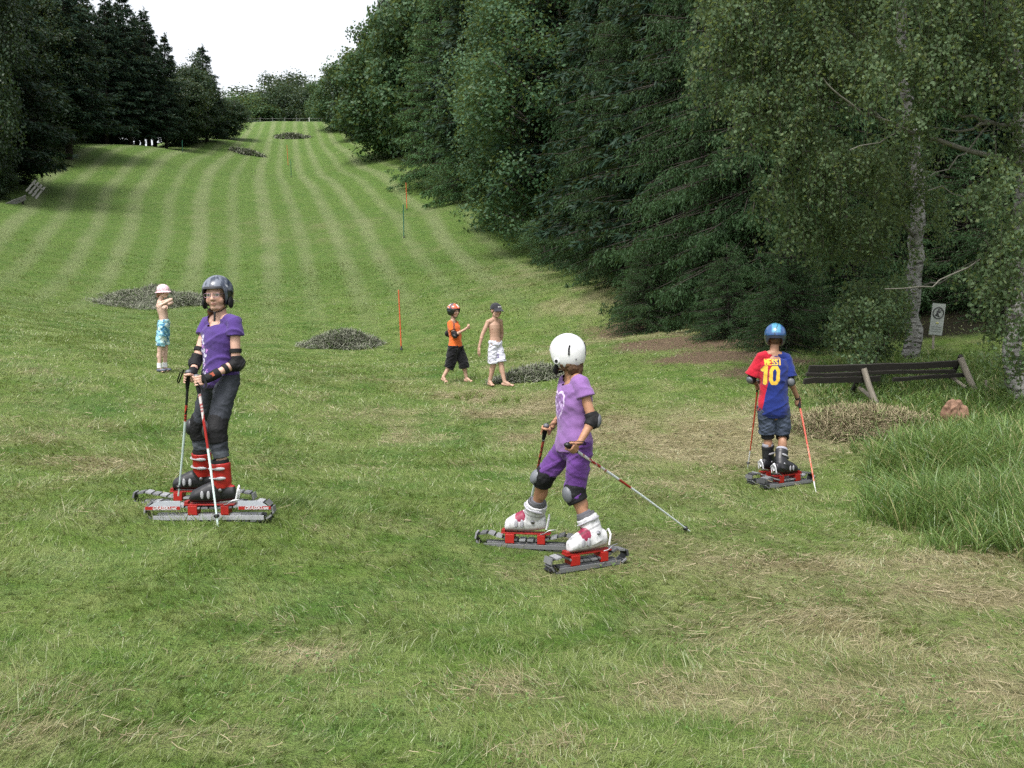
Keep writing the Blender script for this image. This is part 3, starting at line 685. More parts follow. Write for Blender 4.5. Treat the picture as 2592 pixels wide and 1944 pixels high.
# distant trees beyond the crest
for px, d, top, sx, lb in ((250,150,97,1.5,'faint distant tree directly right of the last pointed spruce'),(266,155,93,1.3,'small distant tree beyond the crest left of the taller distant clump'),(284,152,86,1.2,'left tree of the taller distant clump beyond the crest'),
    (300,158,83,1.2,'middle tree of the taller distant clump beyond the crest'),(316,150,85,1.3,'right tree of the taller distant clump beyond the crest'),(330,140,90,1.3,'distant tree tucked against the right hand wood at the crest')):
    tree_px('far_broadleaf' if px % 4 else 'far_dark_broadleaf', 'broadleaf_tree', px, d, top, lb, 'tree', GF, sx)
for px, d, top in ((240,165,104),(258,170,100),(275,168,95),(308,172,92),(325,168,98),(292,175,98)):
    tree_px('far_dark_broadleaf', 'broadleaf_tree', px, d, top, 'faint tree at the back of the distant clump beyond the crest', 'tree', GF, 1.8)
# right edge, from the crest towards the viewer
tree_px('far_broadleaf', 'broadleaf_tree', 346, 116, 66, 'light green leafy tree at the crest, first of the right hand wood', 'tree', GR, 1.15)
tree_px('far_dark_broadleaf', 'broadleaf_tree', 366, 106, 50, 'leafy tree whose low branch hangs over the slope just below the crest', 'tree', GR, 1.1)
tree_px('far_broadleaf', 'broadleaf_tree', 395, 84, 26, 'large round grey green tree reaching down to the striped slope', 'tree', GR, 1.12)
tree_px('far_dark_broadleaf', 'broadleaf_tree', 418, 94, -22, 'tall dark leafy tree behind the round one, bordering the sky', 'tree', GR, .78)
tree_px('larch', 'larch_tree', 441, 64, -70, 'tall soft green larch beside the large round tree', 'tree', GR, 1.15)
tree_px('far_broadleaf', 'broadleaf_tree', 432, 78, -30, 'leafy tree squeezed between the round tree and the larch', 'tree', GR, .9)
tree_px('larch', 'larch_tree', 474, 53, -120, 'second tall larch, nearer than the first', 'tree', GR, 1.0)
tree_px('aspen', 'aspen_tree', 522, 42.5, -60, 'silvery green aspen with its leaves reaching the ground', 'tree', GR, 1.10)
tree_px('aspen_b', 'aspen_tree', 552, 38, -70, 'mid green aspen in the dip between silvery aspen and tall spruce', 'tree', GR, 1.1)
tree_px('near_spruce', 'spruce_tree', 646, 27.5, -190, 'tall spruce with hanging boughs at the middle of the right hand wood', 'tree', GR, .86, .5)
tree_px('near_spruce_b', 'spruce_tree', 604, 33, -110, 'spruce with drooping boughs directly right of the aspens', 'tree', GR, .80)
tree_px('near_spruce_b', 'spruce_tree', 702, 23.5, -230, 'big dark spruce with curtains of twigs above the brown needle litter', 'tree', GR, .88)
tree_px('near_spruce', 'spruce_tree', 752, 20.8, -260, 'big spruce behind the hanging birch leaves at the left end of its crown', 'tree', GR, .85, 2.0)
tree_px('low_spruce', 'spruce_tree', 648, 21.8, 236, 'low young spruce spreading over the needle litter', 'tree', GR, 1.0)
tree_px('low_spruce', 'spruce_tree', 730, 18.4, 240, 'low spruce whose boughs reach down left of the boy in the red and blue shirt', 'tree', GR, 1.0)
tree_px('low_spruce', 'spruce_tree', 786, 16.8, 215, 'low spruce directly behind the boy in the red and blue shirt', 'tree', GR, 1.0)
tree_px('near_spruce_b', 'spruce_tree', 800, 20.5, -200, 'spruce behind the boy in the red and blue shirt, hidden higher up by birch leaves', 'tree', GR, 1.0)
tree_px('low_spruce', 'spruce_tree', 850, 18.5, 190, 'low spruce between the leafy shrub and the birch trunk', 'tree', GR, .9)
tree_px('hazel', 'broadleaf_shrub', 545, 35, 215, 'low leafy shrub at the foot of the aspens', 'shrub', GR, 1.3)
tree_px('hazel', 'broadleaf_shrub', 496, 44, 180, 'low leafy shrub hanging over the slope below the larches', 'shrub', GR, 1.5)
tree_px('hazel', 'broadleaf_shrub', 455, 57, 162, 'low leafy shrub at the foot of the larches', 'shrub', GR, 1.6)
tree_px('low_spruce', 'spruce_tree', 905, 20.5, 140, 'dark low spruce directly behind the standing birch trunk', 'tree', GR, 1.0)
tree_px('low_spruce', 'spruce_tree', 962, 20.0, 150, 'dark low spruce right behind the white sign', 'tree', GR, 1.0)
tree_px('low_spruce', 'spruce_tree', 1020, 18.5, 150, 'dark low spruce behind the birch at the right photo edge', 'tree', GR, 1.0)
tree_px('near_spruce_b', 'spruce_tree', 870, 22, -200, 'tall spruce rising behind the crown of the standing birch', 'tree', GR, 1.0)
tree_px('near_spruce', 'spruce_tree', 985, 22.5, -220, 'tall dark spruce in the gap between the two birches', 'tree', GR, 1.0)
# deeper rows that close the wood
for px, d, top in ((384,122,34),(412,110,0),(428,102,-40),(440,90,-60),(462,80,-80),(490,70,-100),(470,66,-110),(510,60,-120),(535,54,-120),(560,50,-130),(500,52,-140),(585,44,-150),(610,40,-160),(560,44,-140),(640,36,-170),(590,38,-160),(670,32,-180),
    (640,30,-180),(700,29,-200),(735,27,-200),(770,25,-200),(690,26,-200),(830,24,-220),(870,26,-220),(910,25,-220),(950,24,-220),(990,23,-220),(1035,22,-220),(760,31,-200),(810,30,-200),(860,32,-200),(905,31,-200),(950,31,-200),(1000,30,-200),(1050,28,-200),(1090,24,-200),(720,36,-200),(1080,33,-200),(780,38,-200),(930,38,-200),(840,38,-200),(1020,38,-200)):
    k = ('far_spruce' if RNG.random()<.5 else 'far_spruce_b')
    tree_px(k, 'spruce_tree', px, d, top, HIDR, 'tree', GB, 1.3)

# ------------------------------------------------------------------ the two birches and the leafy shrub
def hang_crown(name, clusters, parent, mat, seed, leaf=.050, twigs=None):
    """pendulous birch foliage: clusters = (px, py, d, half width m, half height m, depth m, strands, strand length)"""
    rng = np.random.default_rng(seed); C_ = []; Dr = []; Nn = []; Tn = []; SV = []
    for px, py, d, hx, hy, hd, cnt, ln in clusters:
        cnt = int(cnt*1.15)
        c0 = P(px, py, d); nsb = max(4, cnt//9); sbc = rnd_unit(nsb, rng)*(rng.random((nsb,1))**.35); q = sbc[rng.integers(0,nsb,cnt)]+rng.normal(0,.13,(cnt,3))
        s0 = c0+q*np.array([hx,hd,hy]); s0[:,2] += ln*.35
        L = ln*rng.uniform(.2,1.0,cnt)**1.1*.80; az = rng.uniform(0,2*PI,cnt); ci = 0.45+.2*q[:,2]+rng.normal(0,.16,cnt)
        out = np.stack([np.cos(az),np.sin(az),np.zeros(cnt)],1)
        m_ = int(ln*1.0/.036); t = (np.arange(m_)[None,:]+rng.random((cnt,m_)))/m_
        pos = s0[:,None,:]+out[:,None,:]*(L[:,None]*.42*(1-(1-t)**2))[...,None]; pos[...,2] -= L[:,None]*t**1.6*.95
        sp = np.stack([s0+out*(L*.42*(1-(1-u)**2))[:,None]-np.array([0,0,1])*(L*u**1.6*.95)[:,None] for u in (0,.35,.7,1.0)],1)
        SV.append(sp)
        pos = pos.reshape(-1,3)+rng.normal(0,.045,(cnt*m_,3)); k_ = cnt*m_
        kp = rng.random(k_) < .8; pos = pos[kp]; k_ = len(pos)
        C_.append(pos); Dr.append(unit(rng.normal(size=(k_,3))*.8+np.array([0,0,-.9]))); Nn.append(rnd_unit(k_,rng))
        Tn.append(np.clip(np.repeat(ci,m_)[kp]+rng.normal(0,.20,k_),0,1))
    C_ = np.concatenate(C_); Dr = np.concatenate(Dr); Nn = np.concatenate(Nn); Tn = np.concatenate(Tn); n_ = len(C_)
    V, Q = leaf_quads(C_, Dr, Nn, leaf*rng.uniform(.6,1.3,n_), leaf*.8*rng.uniform(.7,1.3,n_))
    SV = np.concatenate(SV); m_ = len(SV); e = np.array([.0010,0,0]); W_ = np.stack([SV-e, SV+e],2).reshape(m_*8,3)
    b = (np.arange(m_)*8)[:,None,None]; Q2 = (b+np.array([[0,1,3,2],[2,3,5,4],[4,5,7,6]])[None]).reshape(-1,4)
    me = mesh_np(name, np.concatenate([V,W_]), quads=np.concatenate([Q,Q2+len(V)]), mats=[mat, bark_m], midx=np.concatenate([np.zeros(len(Q)),np.ones(len(Q2))]), attrs=dict(tint=np.concatenate([np.repeat(Tn,4),np.full(len(W_),.2)])))
    return link(name, me, parent)
def limb(pts, r0, r1):
    q = [P(*p) for p in pts]; n_ = len(q)
    out = []; rr = []
    for i in range(n_-1):
        for k in range(3):
            u = k/3; out.append(q[i]*(1-u)+q[i+1]*u+RNG.normal(0,.018,3)); rr.append(r0+(r1-r0)*(i+u)/(n_-1))
    out.append(q[-1]); rr.append(r1); return out, rr
limb_bark = simple('lichened_limb_bark', (.13,.125,.10), .9, var=.4, scale=16, bump=.5, bdist=.01)
gA = G(911, 357)
bA = thing('birch_tree', gA, 'birch with pale flaking trunk standing left of the white sign, leaves hanging on both sides', 'tree', None)
dA = gA[1]
tA = [(911,362,dA),(911,330,dA),(913,290,dA-.1),(916,240,dA-.15),(919,190,dA-.2),(912,140,dA-.3),(904,80,dA-.3),(900,0,dA-.4),(897,-90,dA-.4),(893,-200,dA-.5),(890,-300,dA-.5)]
pl = [limb(tA, .135, .05)]
for pts, r in (([(916,240,dA-.15),(890,205,dA-.7),(850,190,dA-1.3),(800,196,dA-1.9)],.032),([(919,195,dA-.2),(880,165,dA-.9),(840,150,dA-1.7),(790,150,dA-2.2)],.035),([(912,140,dA-.3),(870,110,dA-1),(820,75,dA-1.8),(770,60,dA-2.3)],.04),
   ([(904,80,dA-.3),(860,40,dA-1),(800,10,dA-1.6),(740,5,dA-2)],.04),([(900,0,dA-.4),(850,-60,dA-1),(780,-80,dA-1.5),(720,-70,dA-2)],.04),([(913,290,dA-.1),(940,283,dA-.6),(965,268,dA-1),(992,252,dA-1.6)],.02),([(911,330,dA),(885,310,dA-.5),(865,300,dA-.8)],.02),
   ([(900,0,dA-.4),(940,-50,dA-1),(990,-70,dA-1.2)],.04),([(912,140,dA-.3),(930,180,dA-.6),(945,150,dA-.9)],.012)):
    pl.append(limb(pts, r, .006))
a = Acc(); a.tube(*pl[0], 12); a.obj('trunk', birch_bark, bA)
for pts, r in pl[1:]: Acc().tube(pts, r, 8).obj('branch', limb_bark, bA)
hang_crown('crown', [
 (740,15,dA-2.6,.55,.9,.6,150,.9),(735,80,dA-2.7,.5,.7,.55,130,.85),(745,135,dA-2.7,.42,.45,.5,75,.7),(785,30,dA-2.6,.7,.8,.7,190,.9),(790,95,dA-2.6,.65,.7,.7,170,.9),(790,155,dA-2.6,.5,.5,.6,85,.8),
 (835,20,dA-2.2,.7,.8,.8,190,.9),(835,80,dA-2.3,.7,.6,.8,140,.8),(880,20,dA-1.8,.7,.9,.8,170,.9),(880,80,dA-1.6,.5,.5,.7,80,.7),(810,190,dA-2.3,.55,.45,.6,100,.8),(850,185,dA-2.1,.6,.5,.7,120,.8),(875,215,dA-1.6,.5,.5,.6,80,.8),
 (912,270,dA-.8,.16,.3,.2,12,.6),(922,150,dA-1.0,.30,.4,.3,30,.8),(905,160,dA-1.0,.30,.4,.3,34,.8),(920,205,dA-.9,.28,.4,.3,30,.8),(800,240,dA-2.2,.5,.4,.5,60,.7),(845,255,dA-1.8,.5,.4,.5,60,.7),(775,205,dA-2.4,.35,.3,.5,40,.6),(790,225,dA-2.3,.38,.4,.5,45,.7),(830,235,dA-2.0,.5,.4,.6,65,.7),(870,255,dA-1.4,.35,.4,.5,35,.7),(895,190,dA-.8,.3,.6,.5,40,.8),(925,230,dA-.3,.25,.5,.5,28,.7),
 (760,-70,dA-2.4,.9,1,1,260,.9),(850,-70,dA-2,1.2,1,1,300,.9),(900,-170,dA-1,1.6,1.3,1.3,380,1),(790,-160,dA-2,1.2,1,1,250,.9),(960,-120,dA-1,1.3,1.2,1.2,280,1)], bA, birch_m, 31)
gB = G(1018, 398); dB = gB[1]
bB = thing('birch_tree', gB, 'birch cut by the right photo edge, its knotty limbs reaching left across the dark wood', 'tree')
tB = [(1018,404,dB),(1017,380,dB),(1013,350,dB),(1014,300,dB),(1020,230,dB),(1027,170,dB),(1022,125,dB),(1017,80,dB),(1012,40,dB),(1006,0,dB),(1002,-80,dB),(998,-180,dB),(995,-280,dB)]
pl = [limb(tB, .12, .05)]
for pts, r in (([(1022,127,dB),(992,122,dB-.3),(959,131,dB-.5),(932,128,dB-.7)],.032),([(992,122,dB-.3),(963,115,dB-.5),(930,105,dB-.7),(905,98,dB-.8)],.022),([(1027,170,dB),(969,151,dB-.4),(928,138,dB-.6),(902,128,dB-.7),(883,119,dB-.8),(864,111,dB-.9),(840,96,dB-1),(823,78,dB-1.1)],.036),
   ([(989,123,dB-.3),(972,145,dB-.4),(955,165,dB-.5),(930,176,dB-.6)],.014),([(1014,300,dB),(991,254,dB-.5),(959,271,dB-.7),(934,286,dB-.8),(885,289,dB-1)],.014),([(992,122,dB-.3),(996,155,dB-.3)],.014),([(1012,60,dB),(975,77,dB-.4),(963,50,dB-.5),(949,25,dB-.6),(930,0,dB-.7)],.028),
   ([(930,188,dB-.4),(960,195,dB-.4),(985,218,dB-.4)],.008),([(1006,0,dB),(960,-60,dB-.5),(900,-90,dB-1)],.04),([(1014,300,dB),(1000,270,dB-.6),(985,240,dB-.9)],.02),([(902,128,dB-.7),(880,142,dB-.9),(850,150,dB-1)],.01)):
    pl.append(limb(pts, r, .006))
a = Acc(); a.tube(*pl[0], 12); a.obj('trunk', birch_bark, bB)
for pts, r in pl[1:]: Acc().tube(pts, r, 8).obj('branch', limb_bark, bB)
hang_crown('crown', [
 (915,40,dB-.8,.5,.7,.6,130,.8),(960,30,dB-.7,.6,.7,.6,150,.8),(1005,40,dB-.6,.5,.8,.6,130,.8),(920,95,dB-.9,.45,.4,.5,70,.7),(965,85,dB-.8,.5,.35,.5,75,.6),(1010,100,dB-.7,.3,.5,.4,50,.7),(895,110,dB-1,.4,.5,.5,60,.8),
 (1000,200,dB-1,.28,.4,.4,55,.7),(1010,260,dB-1,.32,.5,.5,80,.8),(1005,320,dB-1,.3,.5,.5,75,.7),(985,290,dB-.8,.2,.3,.4,22,.6),(1015,360,dB-.9,.25,.3,.4,35,.6),(975,215,dB-.8,.2,.2,.3,14,.5),(935,150,dB-.7,.3,.15,.3,22,.45),(1030,170,dB-.5,.3,.4,.4,40,.7),
 (960,-70,dB-.7,.9,1,1,220,.9),(1030,-60,dB-.3,1,1,1,220,.9),(1040,120,dB-.3,.6,.9,.8,120,.9),(1050,270,dB-.2,.5,.9,.8,120,.9),(1000,-180,dB-.3,1.4,1.2,1.2,300,1)], bB, birch_m, 32)
gS = G(868, 372)
sh = thing('leafy_shrub', gS, 'leafy birch shrub growing behind the plank barrier left of the birch trunk', 'shrub')
dS = gS[1]; a = Acc()
for k in range(9):
    x1 = RNG.uniform(840,905); a.tube(limb([(868+RNG.normal(0,3),374,dS),((868+x1)/2,340,dS+RNG.normal(0,.2)),(x1,RNG.uniform(290,330),dS+RNG.normal(0,.3))], .014, .004)[0], [.014]*3+[.009]*3+[.004], 6)
a.obj('stems', birch_bark, sh)
hang_crown('foliage', [(862,312,dS-.3,.42,.36,.4,170,.40),(885,305,dS-.3,.32,.38,.4,130,.40),(850,338,dS-.4,.34,.28,.4,120,.36),(872,342,dS-.4,.36,.28,.4,130,.36),(892,330,dS-.3,.24,.3,.3,70,.4),(868,368,dS-1.0,.26,.28,.2,80,.32),(895,290,dS,.2,.3,.3,26,.4),(845,325,dS,.25,.2,.3,26,.35),(872,322,dS-1.2,.40,.34,.3,90,.36),(852,318,dS-1.1,.30,.28,.3,60,.36),(890,318,dS-1.1,.26,.34,.3,60,.36),(866,350,dS-1.5,.28,.24,.25,55,.32),(860,372,dS-1.7,.18,.2,.2,30,.3),(840,345,dS-1.2,.22,.2,.2,26,.32)], sh, birch_m, 33, .048)
# ------------------------------------------------------------------ slalom poles
orange_p = simple('orange_plastic', (.48,.095,.035), .4, var=.08, scale=8)
green_p = simple('dark_green_plastic', (.012,.10,.065), .4, var=.08, scale=8)
white_paint = simple('white_paint', (.7,.7,.68), .5)
def slalom(px, py, topx, topy, mat, lb, r=.016):
    g = G(px, py); top = P(topx, topy, g[1]); t = thing('slalom_pole', g, lb, 'slalom pole', 'slalom poles standing on the slope')
    a = Acc(); a.tube([g-np.array([0,0,.1]), g*.5+top*.5, top], [r,r,r*.95], 8); a.cap(top, top+np.array([0,0,.01]), r, r*.8, 8); a.obj('shaft', mat, t)
    a = Acc(); a.loft([(g+np.array([0,0,z]), (rr,0,0),(0,rr,0)) for z,rr in ((0,.035),(.02,.035),(.05,r*1.3),(.10,r*1.2))], 10); a.obj('ground_anchor', metal_dk, t)
metal_dk = simple('dark_metal', (.05,.05,.055), .45, metal=.6)
slalom(401.4,350.5,398.6,290.7,orange_p,'nearest orange slalom pole, left of the boy in the orange shirt',.017)
slalom(404,239,403.2,205,green_p,'dark green slalom pole on the lower slope in front of an orange one',.022)
slalom(407,210.6,406,183,orange_p,'orange slalom pole just behind the nearest dark green one',.022)
slalom(291.2,177.3,290.7,159.7,green_p,'dark green slalom pole in the middle of the upper slope',.022)
slalom(288.2,166.3,286.9,145,orange_p,'orange slalom pole in the middle of the upper slope below the farthest hay heap',.020)
slalom(182.7,152,182.2,140.6,green_p,'dark slalom pole on the upper left of the slope before the dark spruces',.022)
slalom(217,141,216.2,131.8,orange_p,'short looking orange slalom pole at the upper left edge of the slope',.022)
wood_f = simple('grey_fence_paint', (.12,.12,.12), .7)
# ------------------------------------------------------------------ fence on the crest
g0 = P(236,121,133); g1 = P(334,120,131); fence = thing('rope_fence', (g0[0],g0[1],gz(g0[0],g0[1])), 'low rope fence with thin white posts running along the crest of the slope', 'fence')
tops = []
for k in range(9):
    u = k/8; x_, y_ = g0[0]*(1-u)+g1[0]*u, g0[1]*(1-u)+g1[1]*u; zt = P(512+(x_/y_)*FPX/math.cos(PITCH), 118.3, y_)[2]; zb = gz(x_,y_)
    Acc().tube([(x_,y_,zb-.1),(x_,y_,zt+.1)], .035, 8).obj('post', white_paint if k == 6 else wood_f, fence); tops.append(np.array((x_,y_,zt)))
for dz in (0,-.35):
    pts = []
    for i in range(8):
        for q in range(4): u = q/4; pts.append(tops[i]*(1-u)+tops[i+1]*u-np.array([0,0,.25*u*(1-u)-dz]))
    Acc().tube(pts+[tops[-1]+np.array([0,0,dz])], .014, 6).obj('rope', wood_f, fence)
# ------------------------------------------------------------------ timber barriers
wood_dk = simple('dark_timber', (.020,.017,.014), .85, var=.35, scale=14, bump=.6, bdist=.008, stretch=(.15,1,1))  # near-black brown timber for the planks and some legs
wood_gr = simple('weathered_grey_timber', (.22,.195,.16), .85, var=.3, scale=16, bump=.5, bdist=.006, stretch=(1,1,.2))
wood_lt = simple('silvery_timber', (.20,.195,.185), .8, var=.3, scale=12, bump=.5, bdist=.006)
def plank(a, p0, p1, wdir, w, t):
    """board from p0 to p1 with wandering edges, w along wdir"""
    p0 = np.asarray(p0); p1 = np.asarray(p1); L = p1-p0; L /= np.linalg.norm(L); wd = np.asarray(wdir,float); wd -= L*(wd@L); wd /= np.linalg.norm(wd); nn = np.cross(L, wd)
    rings = []
    for k in range(9):
        u = k/8; c = p0*(1-u)+p1*u+wd*RNG.normal(0,.006)+nn*RNG.normal(0,.003); rings.append((c, wd*w*.7*(1+RNG.normal(0,.05)), nn*t*.7))
    n0 = a.n; a.loft(rings, 4)
    # turn the four-sided ring by 45 degrees so that it is a board
    for i in range(9):
        c = np.asarray(rings[i][0]); ax_ = np.asarray(rings[i][1])/.7*.5; ay_ = np.asarray(rings[i][2])/.7*.5
        for k, (sx, sy) in enumerate(((1,1),(-1,1),(-1,-1),(1,-1))): a.v[n0+i*4+k] = tuple(c+ax_*sx+ay_*sy)
f1 = G(879, 406.3); f2 = G(979.3, 394)
bar = thing('timber_barrier', f1, 'long dark plank barrier on slanting grey posts beside the leafy shrub', 'barrier')
dl, dr_ = f1[1]+.15, f2[1]+.1
tilt = np.array([0,-.35,1.0])
for (x0,y0,x1,y1,w,x0b) in ((809,369,957,364,.085,0),(806,375,955,370.5,.045,0),(804,381,880,378.5,.075,0),(893,379.5,969,375,.05,0)):
    d0 = dl+(dr_-dl)*(x0-864)/97; d1 = dl+(dr_-dl)*(x1-864)/97; a = Acc(); plank(a, P(x0,y0,d0), P(x1,y1,d1), tilt, w, .028); a.obj('plank', wood_dk, bar, smooth=False)
for p0, p1, r, m_ in ((P(863.6,369,dl-.05),f1+np.array([0,0,-.1]),.038,wood_gr),(P(960.2,358,dr_-.05),f2+np.array([0,0,-.1]),.042,wood_gr),(P(960.5,356,dr_+.06),P(951,378,dr_+.5),.03,wood_dk),(P(949.6,375.4,dr_+.12),P(966,387.5,dr_-.1),.022,wood_gr),(P(860,388,dl+.25),P(877,402,dl-.12),.024,wood_gr),(P(862,368,dl+.06),P(852,392,dl+.5),.03,wood_dk)):
    Acc().tube([p0*(1-u)+p1*u+RNG.normal(0,.004,3) for u in (0,.33,.66,1)], [r,r*1.03,r,r*1.05], 9).obj('leg', m_, bar)
g = G(12, 214); lb_ = thing('timber_barrier', g, 'slatted grey plank barrier lying against the left edge of the wood', 'barrier')
d = G(30, 206)[1]
for k in range(4):
    u = k/3; a = Acc(); pa = P(35.6+9.2*u, 180+7*u, d+.2+.2*u); pb = P(26+9.4*u, 191.5+7*u, d-.1+.2*u)
    plank(a, pa, pb, P(45,187,d+.2)-P(35,180,d), .085, .03); a.obj('plank', wood_lt, lb_, smooth=False)
for u in (.2,.8):
    a = Acc(); plank(a, P(34.5-9*u, 180.5+11.5*u, d+.1), P(45.5-9*u, 188+11.5*u, d+.3), (0,-.4,1), .05, .05); a.obj('crossbar', wood_lt, lb_, smooth=False)
for k in range(2):
    a = Acc(); plank(a, P(26,196+k*2.6,d), P(-8,210+k*4,d-1.5), (0,-.5,1), .10, .04); a.obj('long_board', wood_lt, lb_, smooth=False)
for x_ in (22,4): a = Acc(); q = P(x_,199+(22-x_)*.45,d); a.tube([q+np.array([0,.05,.1]), (q[0],q[1]+.05,gz(q[0],q[1])-.1)], .05, 8); a.obj('leg', wood_dk, lb_)
# ------------------------------------------------------------------ sign, stake, stump
g = G(933, 349); ds = g[1]; sg = thing('warning_sign', g, 'white sign with a ringed skier pictogram on a thin post beside the birch trunk', 'sign')
Acc().tube([g-np.array([0,0,.1]), P(933.5,334,ds+.02)], .02, 8).obj('post', wood_gr, sg)
c4 = [P(932.3,302.5,ds), P(945.3,303.7,ds), P(942.2,335.9,ds), P(929.2,334,ds)]; u_ = c4[1]-c4[0]; W_s = np.linalg.norm(u_); u_ /= W_s; v_ = c4[3]-c4[0]; H_s = np.linalg.norm(v_); v_ /= H_s; v_ -= u_*(v_@u_); v_ /= np.linalg.norm(v_); nn = np.cross(u_, v_); nn = nn if nn[1] < 0 else -nn
o0 = (c4[0]+c4[2])/2
sgm = simple('faded_white_sign', (.24,.26,.245), .5, var=.1, scale=9); ink = simple('black_ink', (.02,.02,.022), .6); yel = simple('yellow_ink', (.45,.42,.05), .6)
Acc().box(o0, (W_s/2,H_s/2,.006), (u_,v_,nn)).obj('panel', sgm, sg, smooth=False)
def S_(a, b): return o0+u_*W_s*a-v_*H_s*b+nn*.0085
a = Acc(); R = W_s*.40; cc = S_(0,.20)
a.tube([cc+u_*R*math.cos(t)-v_*R*1.05*math.sin(t) for t in np.linspace(0,2*PI,33)], .0085, 6); a.tube([cc+u_*R*.72-v_*R*.72, cc-u_*R*.72+v_*R*.72], .006, 6)
man = [((.05,.75),(.02,.35)),((.02,.35),(-.22,.05)),((-.22,.05),(.05,-.35)),((.05,-.35),(-.05,-.60)),((.02,.35),(.38,.15)),((.0,.40),(-.35,.30)),((-.22,.05),(-.30,-.40)),((-.5,-.35),(.35,-.72))]
for p, q in man: a.tube([cc+u_*R*p[0]-v_*R*p[1], cc+u_*R*q[0]-v_*R*q[1]], .0085, 6)
a.ball(cc+u_*R*.10-v_*R*.72, (.016,.016,.006)); a.obj('pictogram', ink, sg)
a = Acc(); a.tube([S_(-.06,-.12), S_(.10,-.12)], .009, 6); a.obj('yellow_mark', yel, sg)
a = Acc()
for r_ in range(3):
    x_ = -.40+.05*(r_ % 2)
    while x_ < .36: w_ = RNG.uniform(.04,.10); a.tube([S_(x_,-.24-.07*r_), S_(min(x_+w_,.40),-.24-.07*r_)], .0045, 5); x_ += w_+.04
a.obj('lettering', simple('grey_ink', (.16,.18,.17), .6), sg)
g = G(986.5, 394); sk = thing('wooden_stake', g, 'short thin stake standing behind the right end of the plank barrier', 'stake')
Acc().tube([g-np.array([0,0,.1]), P(986,380,g[1])], [.016,.013], 7).obj('shaft', wood_gr, sk)
g = G(954, 427); rk_m = simple('reddish_stump_wood', (.22,.125,.080), .85, var=.35, scale=14, bump=.7, bdist=.02, stretch=(1,1,.3))
a = Acc(); rr = .135
for i in range(1): a.ball(g+np.array([0,0,.13]), (rr,rr*.9,.175), n=20, k=14)
me, v, nr = remeshed(a, 'weathered_stump', .008, 2); v = v-g; v = v+nr*((fbm(v[:,0]*16+3, v[:,1]*16+v[:,2]*4, 3, 5)-.5)*.13)[:,None]; v[:,0] += .03*(v[:,2]-.07); set_co(me, v); me.materials.append(rk_m)
o = link('weathered_stump', me); o.location = g; tag(o, 'reddish brown weathered stump half hidden in the tall grass by the hay heap', 'stump')
# ------------------------------------------------------------------ people
skin_m = painted('skin', .55, scale=90, bump=.08, var=.05, sss=.0, spec=.35)
cloth_m = painted('cotton_cloth', .9, scale=70, bump=.25, bdist=.003, var=.14, sheen=.15, spec=.2)
denim_m = painted('denim', .9, scale=160, bump=.35, bdist=.002, var=.28, spec=.2)
hair_m = painted('hair', .6, scale=120, bump=.9, bdist=.004, var=.45, spec=.35)
shell_m = painted('glossy_shell', .28, scale=25, bump=.02, var=.05, coat=.6)
plastic_m = painted('hard_plastic', .42, scale=60, bump=.06, var=.10, spec=.45)
pad_m = painted('black_padding', .75, scale=130, bump=.35, bdist=.002, var=.25, spec=.3)
metal_m = painted('brushed_metal', .38, scale=90, bump=.15, var=.22, metal=.75)
lens_m, nt = nodes('spectacle_lens'); n = N(nt)
n.out(n('ShaderNodeMixShader', {0:.05,1:n('ShaderNodeBsdfTransparent', {'Color':(.92,.95,.95,1)}).outputs[0],2:n('ShaderNodeBsdfGlossy', {'Roughness':.05}).outputs[0]}).outputs[0])
BLK = np.array((.0055,.0055,.0068)); GRY = np.array((.10,.105,.12)); SLV = np.array((.28,.285,.30)); RED = np.array((.30,.012,.009)); WHT = np.array((.60,.60,.62))
A3 = lambda *v: np.array(v, float)
def nz(v): v = np.asarray(v,float); return v/(np.linalg.norm(v)+1e-9)
def put(acc_or_me, name, mat, parent, col=(.5,.5,.5), vox=None, smooth=3, colf=None, disp=0, dscale=14, flat=False, bevel=0):
    """link a part; colf(v, n) gives vertex colours; disp wrinkles it"""
    if vox:
        me, v, nr = remeshed(acc_or_me, name, vox, smooth)
        if disp:
            f1 = fbm(v[:,0]*dscale+v[:,2]*dscale*.7, v[:,2]*dscale*1.3-v[:,1]*dscale, 3, 11)-.5
            f2 = 1-np.abs(fbm(v[:,0]*dscale*.6-v[:,2]*dscale*.9+5, v[:,1]*dscale+v[:,2]*dscale*.8, 2, 13)-.5)*6
            nh = nr*A3(1,1,.25); v = v+nh*(disp*(f1*1.6+np.clip(f2,0,1)*.55))[:,None]; set_co(me, v)
    else:
        me = acc_or_me.mesh(name, smooth=not flat)
        if not flat: sharp(me, 38)
        v = np.empty(len(me.vertices)*3, np.float32); me.vertices.foreach_get('co', v); v = v.reshape(-1,3); nr = None
    set_col(me, colf(v, nr) if colf else np.asarray(col))
    me.materials.append(mat); o = link(name, me, parent)
    if bevel: b = o.modifiers.new('bevel','BEVEL'); b.width = bevel; b.segments = 2; b.limit_method = 'ANGLE'
    return o
def frame(f, u=(0,0,1)):
    """rows: left, forward, up"""
    f = nz(f); u = np.asarray(u,float); u = nz(u-f*(u@f)); return np.array([np.cross(u,f), f, u])
